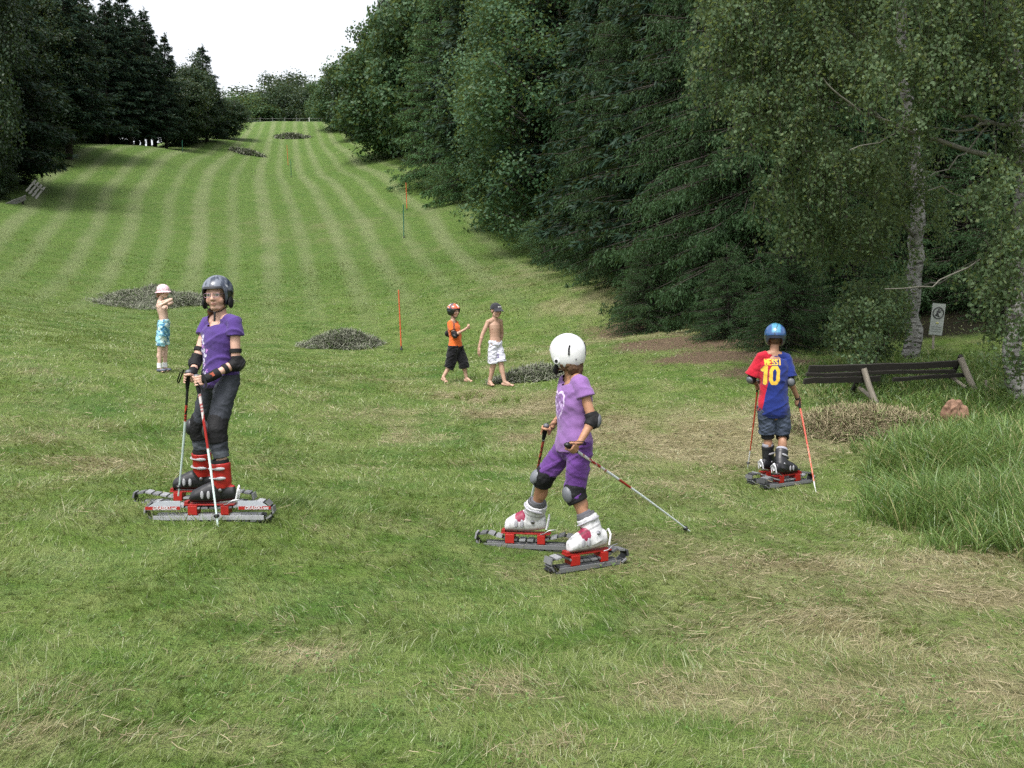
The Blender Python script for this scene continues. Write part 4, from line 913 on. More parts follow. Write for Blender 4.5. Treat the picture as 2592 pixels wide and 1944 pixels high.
def head(a, c, F, s):
    l, f, u = F; q = lambda x,y,z: c+(l*x+f*y+u*z)*s
    a.ball(q(0,-.012,.032), (.074*s,.091*s,.080*s), F); a.ball(q(0,.022,-.035), (.057*s,.062*s,.066*s), F); a.ball(q(0,.055,-.083), (.026*s,.024*s,.020*s), F)
    for k in (-1,1):
        a.ball(q(.036*k,.052,-.038), (.024*s,.026*s,.026*s), F); a.ball(q(.029*k,.070,.018), (.023*s,.014*s,.010*s), F)
        a.ball(q(.073*k,-.008,-.010), (.009*s,.018*s,.030*s), F); a.cap(q(.050*k,.0,-.06), q(.02*k,.05,-.09), .016*s, .014*s)
        a.ball(q(.030*k,.067,-.003), (.0135*s,.013*s,.010*s), F)
    a.cap(q(0,.080,.010), q(0,.100,-.028), .008*s, .0115*s); a.ball(q(.010,.090,-.032), (.008*s,.009*s,.007*s), F); a.ball(q(-.010,.090,-.032), (.008*s,.009*s,.007*s), F)
    a.ball(q(0,.078,-.056), (.020*s,.013*s,.0065*s), F); a.ball(q(0,.076,-.066), (.018*s,.013*s,.007*s), F); a.ball(q(0,.072,-.010), (.05*s,.012*s,.05*s), F)
def face_paint(v, c, F, s, col, brow=(.10,.055,.03), iris=(.05,.06,.07), lips=(.34,.13,.11)):
    d = (v-c)@F.T/s; x, y, z = d[:,0], d[:,1], d[:,2]; fr = (y > .045) & (np.abs(z) < .12) & (np.abs(x) < .08)
    def mixin(m, cc): col[:] = col*(1-m[:,None])+np.asarray(cc)*m[:,None]
    ck = np.exp(-(((np.abs(x)-.036)/.018)**2+((z+.036)/.018)**2))*fr; mixin(ck*.35, (.52,.20,.15))
    for k in (-1,1):
        e = np.sqrt(((x-.030*k)/.0165)**2+((z+.002)/.0075)**2); mixin(np.clip((1.35-e)*3,0,1)*fr*.75, (.12,.06,.045)); mixin(np.clip((1-e)*3,0,1)*fr, (.30,.27,.26))
        i = np.hypot(x-.030*k, z+.002)/.0085; mixin(np.clip((1-i)*3,0,1)*fr, iris)
        b = np.sqrt(((x-.031*k)/.021)**2+((z-.021+abs(.0)*1)/.0042)**2); mixin(np.clip((1.1-b)*2,0,1)*fr*.85, brow)
    m = np.sqrt((x/.021)**2+((z+.061)/.0075)**2); mixin(np.clip((1.1-m)*2.5,0,1)*fr*.8, lips); m = np.sqrt((x/.022)**2+((z+.061)/.0022)**2); mixin(np.clip((1.1-m)*2,0,1)*fr*.9, (.14,.04,.04))
    for k in (-1,1): m = np.hypot(x-.007*k, (z+.040))/.0035; mixin(np.clip((1-m)*2,0,1)*fr*.8, (.12,.05,.04))
    return col
def grip_hand(a, w, g, ax, pd, s, side=1, r=.017):
    """fist around a grip: w wrist, g grip centre, ax grip axis (up), pd from the grip to the palm"""
    ax = nz(ax); pd = nz(np.asarray(pd)-ax*(np.asarray(pd)@ax)); q = np.cross(ax, pd)*side
    pc = g+pd*(r+.010)*s; a.cap(w, w*.5+pc*.5, .018*s, .021*s); a.ball(pc, (.034*s,.028*s,.013*s), (ax, q, pd)); a.cap(w*.4+pc*.6, pc, .020*s, .016*s)
    for k in range(4):
        o = ax*(.026-.0175*k)*s; rr = (r+.0075)*s; R_ = .0082*s*(1-.06*k)
        pts = [g+o+(pd*math.cos(t)+q*math.sin(t))*rr*(1.0 if i else 1.25) for i, t in enumerate(np.radians((40,85,130,178,222-6*k)))]
        for i in range(4): a.cap(pts[i], pts[i+1], R_*(1-.05*i), R_*(.95-.05*i), n=8)
    th = [pc+ax*.018*s-q*.016*s+pd*(-.004)*s, g+ax*.036*s-q*(r+.009)*s, g+ax*.030*s-q*.010*s-pd*(r+.009)*s]
    a.cap(th[0], th[1], .011*s, .0098*s, n=8); a.cap(th[1], th[2], .0098*s, .0085*s, n=8)
def open_hand(a, w, d, nrm, s, curl=.5, side=1):
    """relaxed hand: d towards the fingertips, nrm out of the back of the hand"""
    d = nz(d); nrm = nz(np.asarray(nrm)-d*(np.asarray(nrm)@d)); q = np.cross(d, nrm)*side
    pc = w+d*.042*s; a.cap(w-d*.01*s, pc, .018*s, .018*s); a.ball(pc+d*.008*s, (.031*s,.038*s,.0125*s), (q, d, nrm))
    for k in range(4):
        b = w+(d*(.072-.004*abs(k-1.2))+q*(.025-.0165*k))*s; L = (.036,.041,.038,.029)[k]*s; dd = nz(d+q*(.10-.06*k)-nrm*curl*.35); p1 = b+dd*L; d2 = nz(dd-nrm*curl*.8); p2 = p1+d2*L*.62; p3 = p2+nz(d2-nrm*curl*.6)*L*.45
        a.cap(b-d*.012*s, p1, .0082*s, .0074*s, n=8); a.cap(p1, p2, .0074*s, .0068*s, n=8); a.cap(p2, p3, .0068*s, .0058*s, n=8)
    b = w+(d*.022+q*.022)*s; p1 = b+nz(q*.8+d*.75-nrm*.4)*.034*s; p2 = p1+nz(q*.25+d-nrm*.5)*.026*s
    a.cap(b, p1, .0115*s, .0095*s, n=8); a.cap(p1, p2, .0095*s, .0075*s, n=8)
TW = ((-.16,.060,.060),(-.05,.112,.086),(.08,.125,.092),(.30,.106,.078),(.50,.108,.080),(.70,.122,.086),(.86,.126,.080),(.97,.100,.062),(1.04,.052,.048))
def torso_rings(J, s, grow=0.0, t0=-.2, t1=1.2, gf=1.0):
    hc = (J['hl']+J['hr'])/2; sc = (J['sl']+J['sr'])/2; up = sc-hc; lh = nz(J['hl']-J['hr']); ls = nz(J['sl']-J['sr']); bw = J.get('bend', np.zeros(3)); out = []
    wk = J.get('wide',1)
    def at(t, w_, d_):
        l = nz(lh*(1-t)+ls*t) if 0 <= t <= 1 else (lh if t < 0 else ls); f = nz(np.cross(nz(up), l)*-1); f = nz(np.cross(l, nz(up))*-1) if False else nz(np.cross(l, up)); f = -f if (f@J['tf']) < 0 else f
        c = hc+up*t+bw*math.sin(PI*min(max(t,0),1)); return (c, l*(w_*wk*s+grow), f*(d_*wk*s+grow)*gf)
    for t, w_, d_ in TW:
        if t0 <= t <= t1: out.append(at(t, w_, d_))
    if t0 > TW[0][0]:
        w_ = np.interp(t0, [q[0] for q in TW], [q[1] for q in TW]); d_ = np.interp(t0, [q[0] for q in TW], [q[2] for q in TW]); out.insert(0, at(t0, w_, d_))
    return out
def body_mesh(J, s, F, person, tone, vox=.0045, extra=None, clothed=True, brow=(.10,.055,.03), feet=False, paint=None, hand_tone=None):
    a = Acc(); a.loft(torso_rings(J, s*(.90 if clothed else 1.0)), 20)
    sc = (J['sl']+J['sr'])/2; nb = sc*.94+J['head']*.06
    a.cap(sc, J['head']-F[2]*.05*s-F[1]*.010*s, .046*s, .041*s)
    for k in 'lr':
        S, E, W_ = J['s'+k], J['e'+k], J['w'+k]; H, Kn, An = J['h'+k], J['k'+k], J['a'+k]
        a.ball(S, (.038*s,)*3); a.cap(S, E, .037*s, .030*s); a.cap(E, W_, .030*s, .0205*s); a.ball(E*.72+W_*.28, (.031*s,)*3); a.cap(sc*.5+S*.5+A3(0,0,.008*s), S, .042*s, .036*s); a.cap(sc+A3(0,0,.038*s), S, .040*s, .036*s)
        a.cap(H, Kn, .066*s, .046*s); a.cap(H*.75+Kn*.25, Kn*.9+H*.1, .068*s, .046*s); a.cap(Kn, An, .044*s, .029*s); cb = nz(np.cross(J['tf'],(0,0,1))); a.ball(Kn*.70+An*.30-J['tf']*.010*s, (.043*s,.043*s,.075*s))
        if feet:
            T_ = J['t'+k]; d = nz(T_-An); hl = An-A3(d[0],d[1],0)*.03*s-A3(0,0,.035*s)
            a.cap(hl, T_*.45+An*.55-A3(0,0,.022*s), .026*s, .028*s); a.cap(An, T_*.5+An*.5-A3(0,0,.01*s), .030*s, .026*s); l_ = nz(np.cross((0,0,1), d))
            a.ball(T_*.8+An*.2-A3(0,0,.006*s), (.034*s,.036*s,.018*s), (l_, nz(A3(d[0],d[1],0)), A3(0,0,1)))
            for q in range(5): o = l_*(q-2)*.0135*s; a.cap(T_*.85+An*.15+o-A3(0,0,.012*s), T_+o*1.05-A3(0,0,.006*s)-d*.006*s*abs(q-1.5), .0085*s, .007*s, n=8)
    head(a, J['head'], F, s)
    if extra: extra(a)
    def colf(v, nr):
        c = np.tile(np.asarray(tone,float),(len(v),1)); m = fbm(v[:,0]*18, v[:,2]*18+v[:,1]*9, 3, 3)-.5; c = c*(1+m[:,None]*A3(.25,.35,.40))
        face_paint(v, J['head'], F, s, c, brow)
        if paint: c = paint(v, c)
        return np.clip(c,0,1)
    return put(a, 'body', skin_m, person, vox=vox, smooth=4, colf=colf)
def shirt(J, s, person, mat, grow=.016, cut=None, hem=-.12, sl=.5, sr=None, r1=.052, colf=None, col=(.3,.3,.3), vox=.006, disp=.010, neck=1.0, name='shirt', gf=1.0, flare=0.0):
    a = Acc(); rg = torso_rings(J, s, grow, hem, neck, gf)
    if flare: rg[0] = (rg[0][0], rg[0][1]*(1+flare), rg[0][2]*(1+flare)); rg[1] = (rg[1][0], rg[1][1]*(1+flare*.6), rg[1][2]*(1+flare*.6))
    a.loft(rg, 24); sc = (J['sl']+J['sr'])/2
    for k, fr in (('l',sl),('r',sl if sr is None else sr)):
        S, E = J['s'+k], J['e'+k]; e = S+(E-S)*fr; d = nz(E-S); b = sc*.5+S*.5
        a.cap(sc+A3(0,0,.036*s), S, .038*s+grow*.5, .034*s+grow*.5); a.cap(sc*.5+S*.5+A3(0,0,.006*s), S, .041*s+grow*.4, .035*s+grow*.5)
        a.tube([b-(E-S)*.02, S, S+(e-S)*.5, e], [.046*s+grow*.2,.040*s+grow*.45,(.041+r1)/2*s+grow*.4,r1*s+grow*.4], 16)
    nb = sc+A3(0,0,.030*s); a.cap(nb-A3(0,0,.03*s), nb+A3(0,0,.012*s), .055*s, .056*s)
    o = put(a, name, mat, person, vox=vox, smooth=5, colf=colf, col=col, disp=disp, dscale=8)
    # open the neckline: cut = (radius, height above the shoulder line, scoop to the front)
    rc, hz, scoop = cut or (.056, .028, .02); me = o.data; l_ = nz(np.cross((0,0,1), J['tf'])); bm = bmesh.new(); bm.from_mesh(me); bm.verts.ensure_lookup_table()
    hd_ = nz(J['head']-sc); kill = []
    for vt in bm.verts:
        p = np.array(vt.co)-sc; x = p@l_; y = p@J['tf']; z = p[2]
        rr = math.hypot(x, y-scoop*.35) if y > 0 else math.hypot(x, y)
        if z > hz*s-.02*s*0 and rr < (rc+.02)*s or (z > (hz-.045-scoop)*s and y > 0 and (x/(rc*s))**2+(max(0,-(z-hz*s))/((scoop+.012)*s))**2 < 1): kill.append(vt)
        elif z > hz*s*.55 and rr < rc*.92*s: kill.append(vt)
    bmesh.ops.delete(bm, geom=kill, context='VERTS')
    for _ in range(6):
        mv = {}
        for vt in bm.verts:
            if vt.is_boundary:
                nb_ = [e.other_vert(vt).co for e in vt.link_edges if e.is_boundary]
                if len(nb_) == 2: mv[vt] = vt.co*.4+(nb_[0]+nb_[1])*.3
        for vt, co in mv.items(): vt.co = co
    bm.to_mesh(me); bm.free()
    sd_ = o.modifiers.new('thickness','SOLIDIFY'); sd_.thickness = .003; sd_.offset = -1
    return o
def legs(J, s, person, mat, name, end, r0=.078, r1=.058, colf=None, col=(.1,.1,.1), top=.22, grow=.012, disp=.010, vox=.006, dscale=16, past=None):
    """trousers or shorts; end = fraction along thigh (0..1) or thigh+shin (1..2)"""
    a = Acc(); rg = torso_rings(J, s, grow, -.12, top); a.loft(rg, 24); hc = (J['hl']+J['hr'])/2
    for k in 'lr':
        H, Kn, An = J['h'+k], J['k'+k], J['a'+k]; pts = [H+A3(0,0,.05*s)]; rr = [r0*s]
        ek = end if not isinstance(end, dict) else end[k]
        for u in np.linspace(0, ek, 8): p = H+(Kn-H)*u if u <= 1 else Kn+(An-Kn)*(u-1); pts.append(p); rr.append((r0+(r1-r0)*u/ek)*s)
        a.tube(pts, rr, 18)
    a.ball(hc-A3(0,0,.03*s), (.085*s,.075*s,.07*s))
    return put(a, name, mat, person, vox=vox, smooth=4, colf=colf, col=col, disp=disp, dscale=dscale)
def helmet(person, c, F, s, colf, name='helmet', rl=.098, rf=.117, ru=.105, brow=.042, side=-.078, back=-.060, off=(0,-.008,.022), t=.012, f0=42, f1=60, jaw=0):
    l, f, u = F; nP, nT = 72, 26; c0 = c+(l*off[0]+f*off[1]+u*off[2])*s; V = []; lay = []
    ph = np.linspace(0, 2*PI, nP, endpoint=False); pa = np.degrees(np.abs((ph+PI)%(2*PI)-PI))
    sm = lambda a_, b_, x: (lambda q: q*q*(3-2*q))(np.clip((x-a_)/(b_-a_),0,1))
    zb = brow+(side-brow)*sm(f0,f1,pa)+(back-side)*sm(110,150,pa)-off[2]+jaw*np.exp(-((pa-78)/20)**2)
    for o in (0, t):
        RL, RF, RU = rl-o, rf-o, ru-o; tb = np.arccos(np.clip(zb/RU,-.97,.97))
        for i in range(nT):
            th = tb*(i/(nT-1)); z = RU*np.cos(th); rad = np.where(th > PI/2, np.sin(th)**.45, np.sin(th))
            x = RL*rad*np.sin(ph); y = RF*rad*np.cos(ph); V.append(c0+(l[None]*x[:,None]+f[None]*y[:,None]+u[None]*z[:,None])*s); lay.append((x,y,z+off[2]))
    V = np.concatenate(V); Q = []; g = np.arange(nT*nP*2).reshape(2,nT,nP); nx_ = np.roll(np.arange(nP),-1)
    for i in range(nT-1): Q.append(np.stack([g[0,i],g[0,i+1],g[0,i+1][nx_],g[0,i][nx_]],1)); Q.append(np.stack([g[1,i],g[1,i][nx_],g[1,i+1][nx_],g[1,i+1]],1))
    Q.append(np.stack([g[0,-1],g[1,-1],g[1,-1][nx_],g[0,-1][nx_]],1))
    x = np.concatenate([q[0] for q in lay]); y = np.concatenate([q[1] for q in lay]); z = np.concatenate([q[2] for q in lay])
    col = colf(x, y, z, np.arange(len(x)) >= nT*nP, np.tile(pa, nT*2), np.repeat(np.tile(np.arange(nT)/(nT-1),2), nP))
    me = mesh_np(name, V, quads=np.concatenate(Q), mats=[shell_m], smooth=True, attrs=dict(Col=col))
    bm = bmesh.new(); bm.from_mesh(me); bmesh.ops.remove_doubles(bm, verts=bm.verts, dist=1e-5); bmesh.ops.recalc_face_normals(bm, faces=bm.faces); bm.to_mesh(me); bm.free()
    sharp(me, 60); return link(name, me, person)
def strap_to_chin(person, c, F, s, hm, dangle=True):
    l, f, u = F; q = lambda x,y,z: c+(l*x+f*y+u*z)*s
    a = Acc(); a.tube([q(.080,.022,-.05), q(.066,.032,-.085), q(.035,.058,-.110), q(0,.070,-.116), q(-.035,.058,-.110), q(-.066,.032,-.085), q(-.080,.022,-.05)], .0065*s, 8, flat=.45)
    if dangle: a.tube([q(0,.072,-.112), q(.004,.086,-.14), q(.002,.090,-.175)], .007*s, 8, flat=.5)
    return put(a, 'chin_strap', pad_m, hm, BLK)
def pad(person, name, j, dn, up_, out, s, r, capc=GRY, size=(.042,.026,.055), band=.055, gap=.5):
    """elastic sleeve round a joint with a hard cap: dn/up_ = directions along the limb away from the joint"""
    a = Acc(); a.tube([j+up_*band*1.0*s, j+up_*band*.4*s, j, j+dn*band*.4*s, j+dn*band*1.0*s], [r*s*1.0,r*s*1.04,r*s*1.08,r*s*1.02,r*s*.97], 16); o = nz(out); ax_ = nz(up_-dn)
    a.ball(j+o*r*s*.55, (size[0]*s*1.15,size[1]*s*1.05,size[2]*s*1.15), (nz(np.cross(ax_,o)), o, ax_))
    p = put(a, name, pad_m, person, BLK*1.1, vox=.005, smooth=3, disp=.003, dscale=40)
    b = Acc(); b.ball(j+o*r*s*.82, (size[0]*s,size[1]*s,size[2]*s), (nz(np.cross(ax_,o)), o, ax_), n=20, k=13); put(b, 'pad_cap', plastic_m, p, capc)
    return p
def band(person, name, p, d, r, w, col=BLK, parent=None):
    a = Acc(); d = nz(d); a.tube([p-d*w*.5, p-d*w*.45, p, p+d*w*.45, p+d*w*.5], [r*.96,r,r*1.01,r,r*.96], 18); return put(a, name, pad_m, parent or person, col)
def boot(person, sole, fw, up_, shin, L, s, shell, cuff, liner=BLK, buckles=SLV, tall=.20, accent=None, side=1, heelmark=None, liner2=None):
    """ski boot: sole = centre of the sole, fw = toe direction, shin = direction up the leg"""
    fw = nz(fw); up_ = nz(np.asarray(up_)-fw*(np.asarray(up_)@fw)); l = np.cross(up_, fw); shin = nz(shin); q = lambda x,y,z: sole+fw*x*L+l*y*s+up_*z*s
    a = Acc(); W_ = .043*s
    rg = [(-.50,.020,.026,.052),(-.47,.034,.045,.062),(-.30,.040,.058,.066),(-.10,.042,.070,.070),(.08,.043,.065,.063),(.24,.047,.054,.053),(.38,.046,.043,.043),(.47,.037,.034,.034),(.50,.022,.025,.027)]
    a.loft([(q(x,0,zc), l*w_*s, up_*h_*s) for x,w_,h_,zc in rg], 18)
    ank = q(-.20,0,.085); ft = nz(fw-shin*(fw@shin)); ll = nz(np.cross(shin, ft))
    a.loft([(ank+shin*z*s+ft*o*s, ll*w_*s, ft*d_*s) for z,w_,d_,o in ((-.05,.036,.05,.01),(.0,.046,.062,.008),(.05,.049,.064,0),(.12,.052,.062,-.002),(tall-.03,.055,.064,-.002),(tall,.056,.066,.0))], 20)
    def colf(v, nr):
        h = (v-ank)@shin/s; x = (v-sole)@fw/L; z = (v-sole)@up_/s; c = np.tile(shell,(len(v),1)).astype(float)
        cu = (h > .012+.30*np.clip(x+.14,0,.5)) & (x < .12); c[cu] = cuff
        if accent is not None: m = (((x-.11)/.13)**2+((z-.098)/.034)**2 < 1) & (~cu); c[m] = accent; m = (h > .035) & (h < .045); c[m] = c[m]*.55
        c[z < .018] = c[z < .018]*.6
        sc_ = fbm(v[:,0]*60, v[:,2]*60, 2, 8); c = c*(1-.25*(sc_ > .66)[:,None]); return c
    b = put(a, 'ski_boot', plastic_m, person, vox=.005, smooth=3, colf=colf); del a
    a = Acc(); a.loft([(ank+shin*(tall+z)*s, ll*w_*s, ft*w_*1.15*s) for z,w_ in ((-.03,.046),(.012,.050),(.022,.048),(.022,.040),(-.02,.034))], 18); put(a, 'liner', pad_m, b, liner if liner2 is None else liner2)
    for h_ in (.075,.135) if tall > .16 else (.085,):
        a = Acc(); p = ank+shin*h_*s
        a.tube([p+ll*side*.051*s*math.cos(t)*1.04+ft*.065*s*math.sin(t)*1.04 for t in np.linspace(-.35,1.9,9)], .0085*s, 6, flat=.5, hint=shin); a.ball(p+ll*side*.056*s-ft*.010*s, (.008*s,.036*s,.011*s), (ll,ft,shin)); put(a, 'buckle', plastic_m, b, buckles)
    for x_ in (.06,.20):
        a = Acc(); hh = .100-.16*x_
        a.tube([q(x_+.02*math.sin(t),.043*side*math.cos(t),.045+hh*.62*math.sin(t)) for t in np.linspace(.1,1.75,8)], .0075*s, 6, flat=.5, hint=fw); a.ball(q(x_,.046*side,.055), (.011*s,.006*s,.026*s), (fw,l,up_)); put(a, 'buckle', plastic_m, b, buckles)
    a = Acc(); a.ball(ank+ll*side*.050*s, (.006*s,.012*s,.012*s), (ll,ft,shin)); put(a, 'pivot', metal_m, b, buckles*.7)
    a = Acc(); bk = q(-.52,0,.02); a.tube([bk+l*.03*s, bk+l*.028*s+up_*.06*s-fw*.012*s, bk+up_*.085*s-fw*.014*s, bk-l*.028*s+up_*.06*s-fw*.012*s, bk-l*.03*s], .006*s, 6); put(a, 'heel_spoiler' , plastic_m, b, WHT if heelmark is None else heelmark)
    return b
# ------------------------------------------------------------------ grass skis
def grass_ski(base, heading, L, label, side=1, plates=False, tone=SLV, dark=.5, hgt=.135, pitch=0.0, riser=RED):
    """tracked ski standing on its lower run"""
    t = thing('grass_ski', base, label, 'grass ski', 'grass skis on the boots of the three skiers')
    h = nz(A3(heading[0],heading[1],0)); h = nz(h+A3(0,0,pitch)); l = nz(np.cross((0,0,1),h)); u = np.cross(h,l); q = lambda x,y,z: base+h*x+l*y+u*z
    hL = L/2; W_ = .042
    prof = []                                                # closed side profile of the track
    for x in np.linspace(-hL+.10,hL-.10,13): prof.append((x,.012+.010*(abs(x)/hL)**3))
    hgt = hgt if plates else .112
    prof += [(hL-.05,.022),(hL-.018,.045),(hL,.072),(hL-.006,.100),(hL-.035,hgt-.008),(hL-.085,hgt)]
    for x in np.linspace(hL-.14,-hL+.14,11): prof.append((x, hgt-.012-.030*math.exp(-(x/(.26*L))**4)))
    prof += [(-hL+.085,hgt),(-hL+.035,hgt-.008),(-hL+.006,.100),(-hL,.072),(-hL+.018,.045),(-hL+.05,.022)]
    prof = np.array(prof); M = len(prof); a = Acc(); V = []
    for x,z in prof:
        cx, cz = x*.985, (z-hgt/2)*.93+hgt/2
        V += [q(x,-W_*.8,z),q(x,W_*.8,z),q(cx,W_*.8,cz),q(cx,-W_*.8,cz)]
    a.add(V, [(4*i+k, 4*i+(k+1)%4, 4*((i+1)%M)+(k+1)%4, 4*((i+1)%M)+k) for i in range(M) for k in range(4)])
    nb = a.n; seg = np.linalg.norm(np.roll(prof,-1,0)-prof,axis=1); cum = np.concatenate([[0],np.cumsum(seg)]); tot = cum[-1]; ns = int(tot/.052); cols = [BLK*1.5]*nb
    for k in range(ns):
        sv_ = (k+.5)*tot/ns; i = np.searchsorted(cum, sv_)-1; p = prof[i]+(prof[(i+1)%M]-prof[i])*((sv_-cum[i])/seg[i]); d = (prof[(i+1)%M]-prof[i])/seg[i]; nrm = A3(d[1],-d[0]); c = q(p[0]+nrm[0]*.003,0,p[1]+nrm[1]*.003)
        fr = (h*d[0]+u*d[1], l, h*nrm[0]+u*nrm[1]); a.box(c, (.0205,W_,.006), fr); g_ = tone*RNG.uniform(.35,1.05)*(1-dark*(RNG.random()<.35)); cols += [g_]*8
        if nrm[1] < -.3: a.box(c+fr[2]*.012, (.005,W_*.95,.012), fr); cols += [BLK]*8
    put(a, 'track', plastic_m, t, colf=lambda v, nr: np.array(cols), flat=True, bevel=.0015)
    a = Acc(); a.box(q(0,0,.046), (hL-.075,.026,.010), (h,l,u))
    for sd_ in (-1,1): a.box(q(0,sd_*.047,.034), (hL-.055,.0035,.015), (h,l,u))
    for sd_ in (-.3,-.1,.1,.3): a.box(q(sd_*L,0,.040), (.008,.046,.006), (h,l,u))
    put(a, 'rail', plastic_m, t, tone*(1.0 if plates else .55), flat=True, bevel=.002)
    for x_, rx in ((.105,.030),(-.105,.026)):
        a = Acc(); a.box(q(x_,0,.083), (rx,.047,.030), (h,l,u)); a.box(q(x_,0,.051), (rx*1.0,.036,.006), (h,l,u)); put(a, 'riser', plastic_m, t, riser, flat=True, bevel=.003)
    a = Acc(); a.box(q(0,0,.117), (.165,.034,.0045), (h,l,u)); a.box(q(.150,0,.127), (.012,.030,.012), (h,l,u)); put(a, 'binding_plate', plastic_m, t, riser*.8, flat=True, bevel=.002)
    a = Acc(); a.tube([q(-.10,.040*side,.118), q(-.125,.052*side,.126), q(-.16,.052*side,.150), q(-.20,.040*side,.152)], .0035, 6); put(a, 'heel_lever', metal_m, t, SLV)
    if plates:
        for sg, x0, x1 in ((1,hL-.235,hL-.002),(-1,-hL+.006,-hL+.222)):
            pl_ = []; n_ = 12
            for i in range(n_+1): x = x0+(x1-x0)*i/n_; e = (x-x0)/(x1-x0) if sg > 0 else (x1-x)/(x1-x0); pl_.append((x, .147-.057*max(0,(e-.45)/.55)**2.2))
            pl_ += [(x1,.086) if sg > 0 else (x1,.088), (x0,.086)]; yy = side*(W_+.006); pc = q(0,yy,0)
            a = Acc(); a.prism(pl_, pc, h, u, l, .005); p = put(a, 'side_plate', plastic_m, t, (.34,.36,.40), flat=True, bevel=.001)
            a = Acc(); xa, xb = x0+.002, x1-.004; a.box(q((xa+xb)/2, yy+side*.0032, .100), ((xb-xa)/2,.0015,.0105), (h,l,u)); st_ = put(a, 'red_stripe', plastic_m, p, RED, flat=True)
            cu = D.curves.new('lettering','FONT'); cu.body = 'GRASSKI.net'; cu.size = .029; cu.align_x = 'CENTER'; cu.align_y = 'CENTER'; cu.extrude = .0006; cu.shear = .25; cu.offset = .0006
            o = D.objects.new('t', cu); COL.objects.link(o); dg = bpy.context.evaluated_depsgraph_get(); dg.update(); me = D.meshes.new_from_object(o.evaluated_get(dg)); D.objects.remove(o)
            dirx = np.cross(u, l*side)*1.0; cpt = q((xa+xb)/2-.012, yy+side*.0058, .100); vv = np.empty(len(me.vertices)*3, np.float32); me.vertices.foreach_get('co', vv); vv = vv.reshape(-1,3)
            wv = cpt+dirx[None]*vv[:,:1]+u[None]*vv[:,1:2]+(l*side)[None]*vv[:,2:3]; set_co(me, wv); set_col(me, WHT*.9); me.materials.clear(); me.materials.append(plastic_m); me.name = 'lettering'; link('lettering', me, p)
    return t
def ski_pole(top, tip, label, bands, grip_len=.115, r=.0088, grip_col=BLK, basket=True, strap=None, knob=GRY):
    """bands: [(fraction, colour, second colour or None)] from top to tip"""
    top = np.asarray(top,float); tip = np.asarray(tip,float); d = nz(tip-top); Lp = np.linalg.norm(tip-top); t = thing('ski_pole', tip, label, 'ski pole', 'ski poles held by the three skiers')
    x_ = nz(np.cross(d,(0,1,0))); n_ = 90; pts = [top+(tip-top)*u+x_*.006*math.sin(PI*u)*Lp for u in np.linspace(.05,1,n_)]; a = Acc(); a.tube(pts, [r*(1.15-.5*u) for u in np.linspace(0,1,n_)], 8)
    def colf(v, nr):
        u = (v-top)@d/Lp; an = np.arctan2((v-top)@x_, (v-top)@np.cross(d,x_)); c = np.zeros((len(v),3)); lo = 0
        for fr, c1, c2 in bands:
            m = (u >= lo) & (u <= fr+1e-6) if fr < 1 else (u >= lo); c[m] = c1
            if c2 is not None: w_ = m & (np.sin(u*Lp*190+an*1.0+3*np.sin(u*Lp*60)) > .15); c[w_] = c2
            lo = fr
        return c
    put(a, 'shaft', metal_m if False else plastic_m, t, colf=colf)
    a = Acc(); a.tube([top+d*z for z in (.004,.02,.04,.065,.09,grip_len)], [.013,.0155,.0135,.015,.0135,.011], 12); put(a, 'grip', pad_m, t, grip_col)
    a = Acc(); a.ball(top, (.021,.021,.016), n=16, k=10); put(a, 'grip_knob', plastic_m, t, knob)
    if basket: b = tip-d*.07; a = Acc(); a.tube([b-d*.012,b-d*.004,b+d*.004,b+d*.012], [.009,.019,.019,.010], 14); put(a, 'basket', plastic_m, t, BLK)
    if strap is not None: a = Acc(); a.tube(strap, .009, 8, flat=.22, hint=(0,0,1)); put(a, 'strap', pad_m, t, BLK)
    return t
def hair_blob(person, balls, col, parent=None, vox=.006, name='hair', disp=.006):
    a = Acc()
    for b in balls: a.cap(*b) if len(b) == 4 else a.ball(b[0], b[1], b[2] if len(b) > 2 else None)
    return put(a, name, hair_m, parent or person, vox=vox, smooth=3, disp=disp, dscale=45, colf=lambda v, nr: np.asarray(col)*(.6+.8*fbm(v[:,0]*90, v[:,1]*90+v[:,2]*12, 2, 5))[:,None])
# stroke lettering for printed cloth: polylines in a unit box
GLY = {'M':[[(0,0),(0,1),(.5,.45),(1,1),(1,0)]],'E':[[(1,1),(0,1),(0,0),(1,0)],[(0,.5),(.8,.5)]],'S':[[(1,.92),(.1,.96),(0,.72),(.2,.52),(.85,.46),(1,.25),(.88,.04),(0,.06)]],'I':[[(.5,0),(.5,1)]],'1':[[(.05,.80),(.5,1),(.5,0)]],'0':[[(.25,0),(.75,0),(1,.2),(1,.8),(.75,1),(.25,1),(0,.8),(0,.2),(.25,0)]]}
def stroke_dist(x, y, segs):
    d = np.full(len(x), 1e9)
    for (x0,y0),(x1,y1) in segs:
        dx, dy = x1-x0, y1-y0; t = np.clip(((x-x0)*dx+(y-y0)*dy)/(dx*dx+dy*dy+1e-12),0,1); d = np.minimum(d, np.hypot(x-x0-t*dx, y-y0-t*dy))
    return d
def word(x, y, txt, cx, cy, w_, h_, adv):
    d = np.full(len(x), 1e9); x0 = cx-adv*(len(txt)-1)/2-w_/2
    for i, ch in enumerate(txt):
        for pl_ in GLY[ch]:
            q = [(x0+i*adv+a_*w_*(.0 if False else 1), cy-h_/2+b_*h_) for a_,b_ in pl_]; d = np.minimum(d, stroke_dist(x, y, list(zip(q[:-1], q[1:]))))
    return d
def Q1(zx, zy, d): return PS(320+zx*.24111, 660+zy*.24111, d)
def Q3(zx, zy, d): return PS(1180+zx*.22905, 820+zy*.22905, d)
def Q4(zx, zy, d): return PS(1180+zx*.27125, 1120+zy*.27125, d)
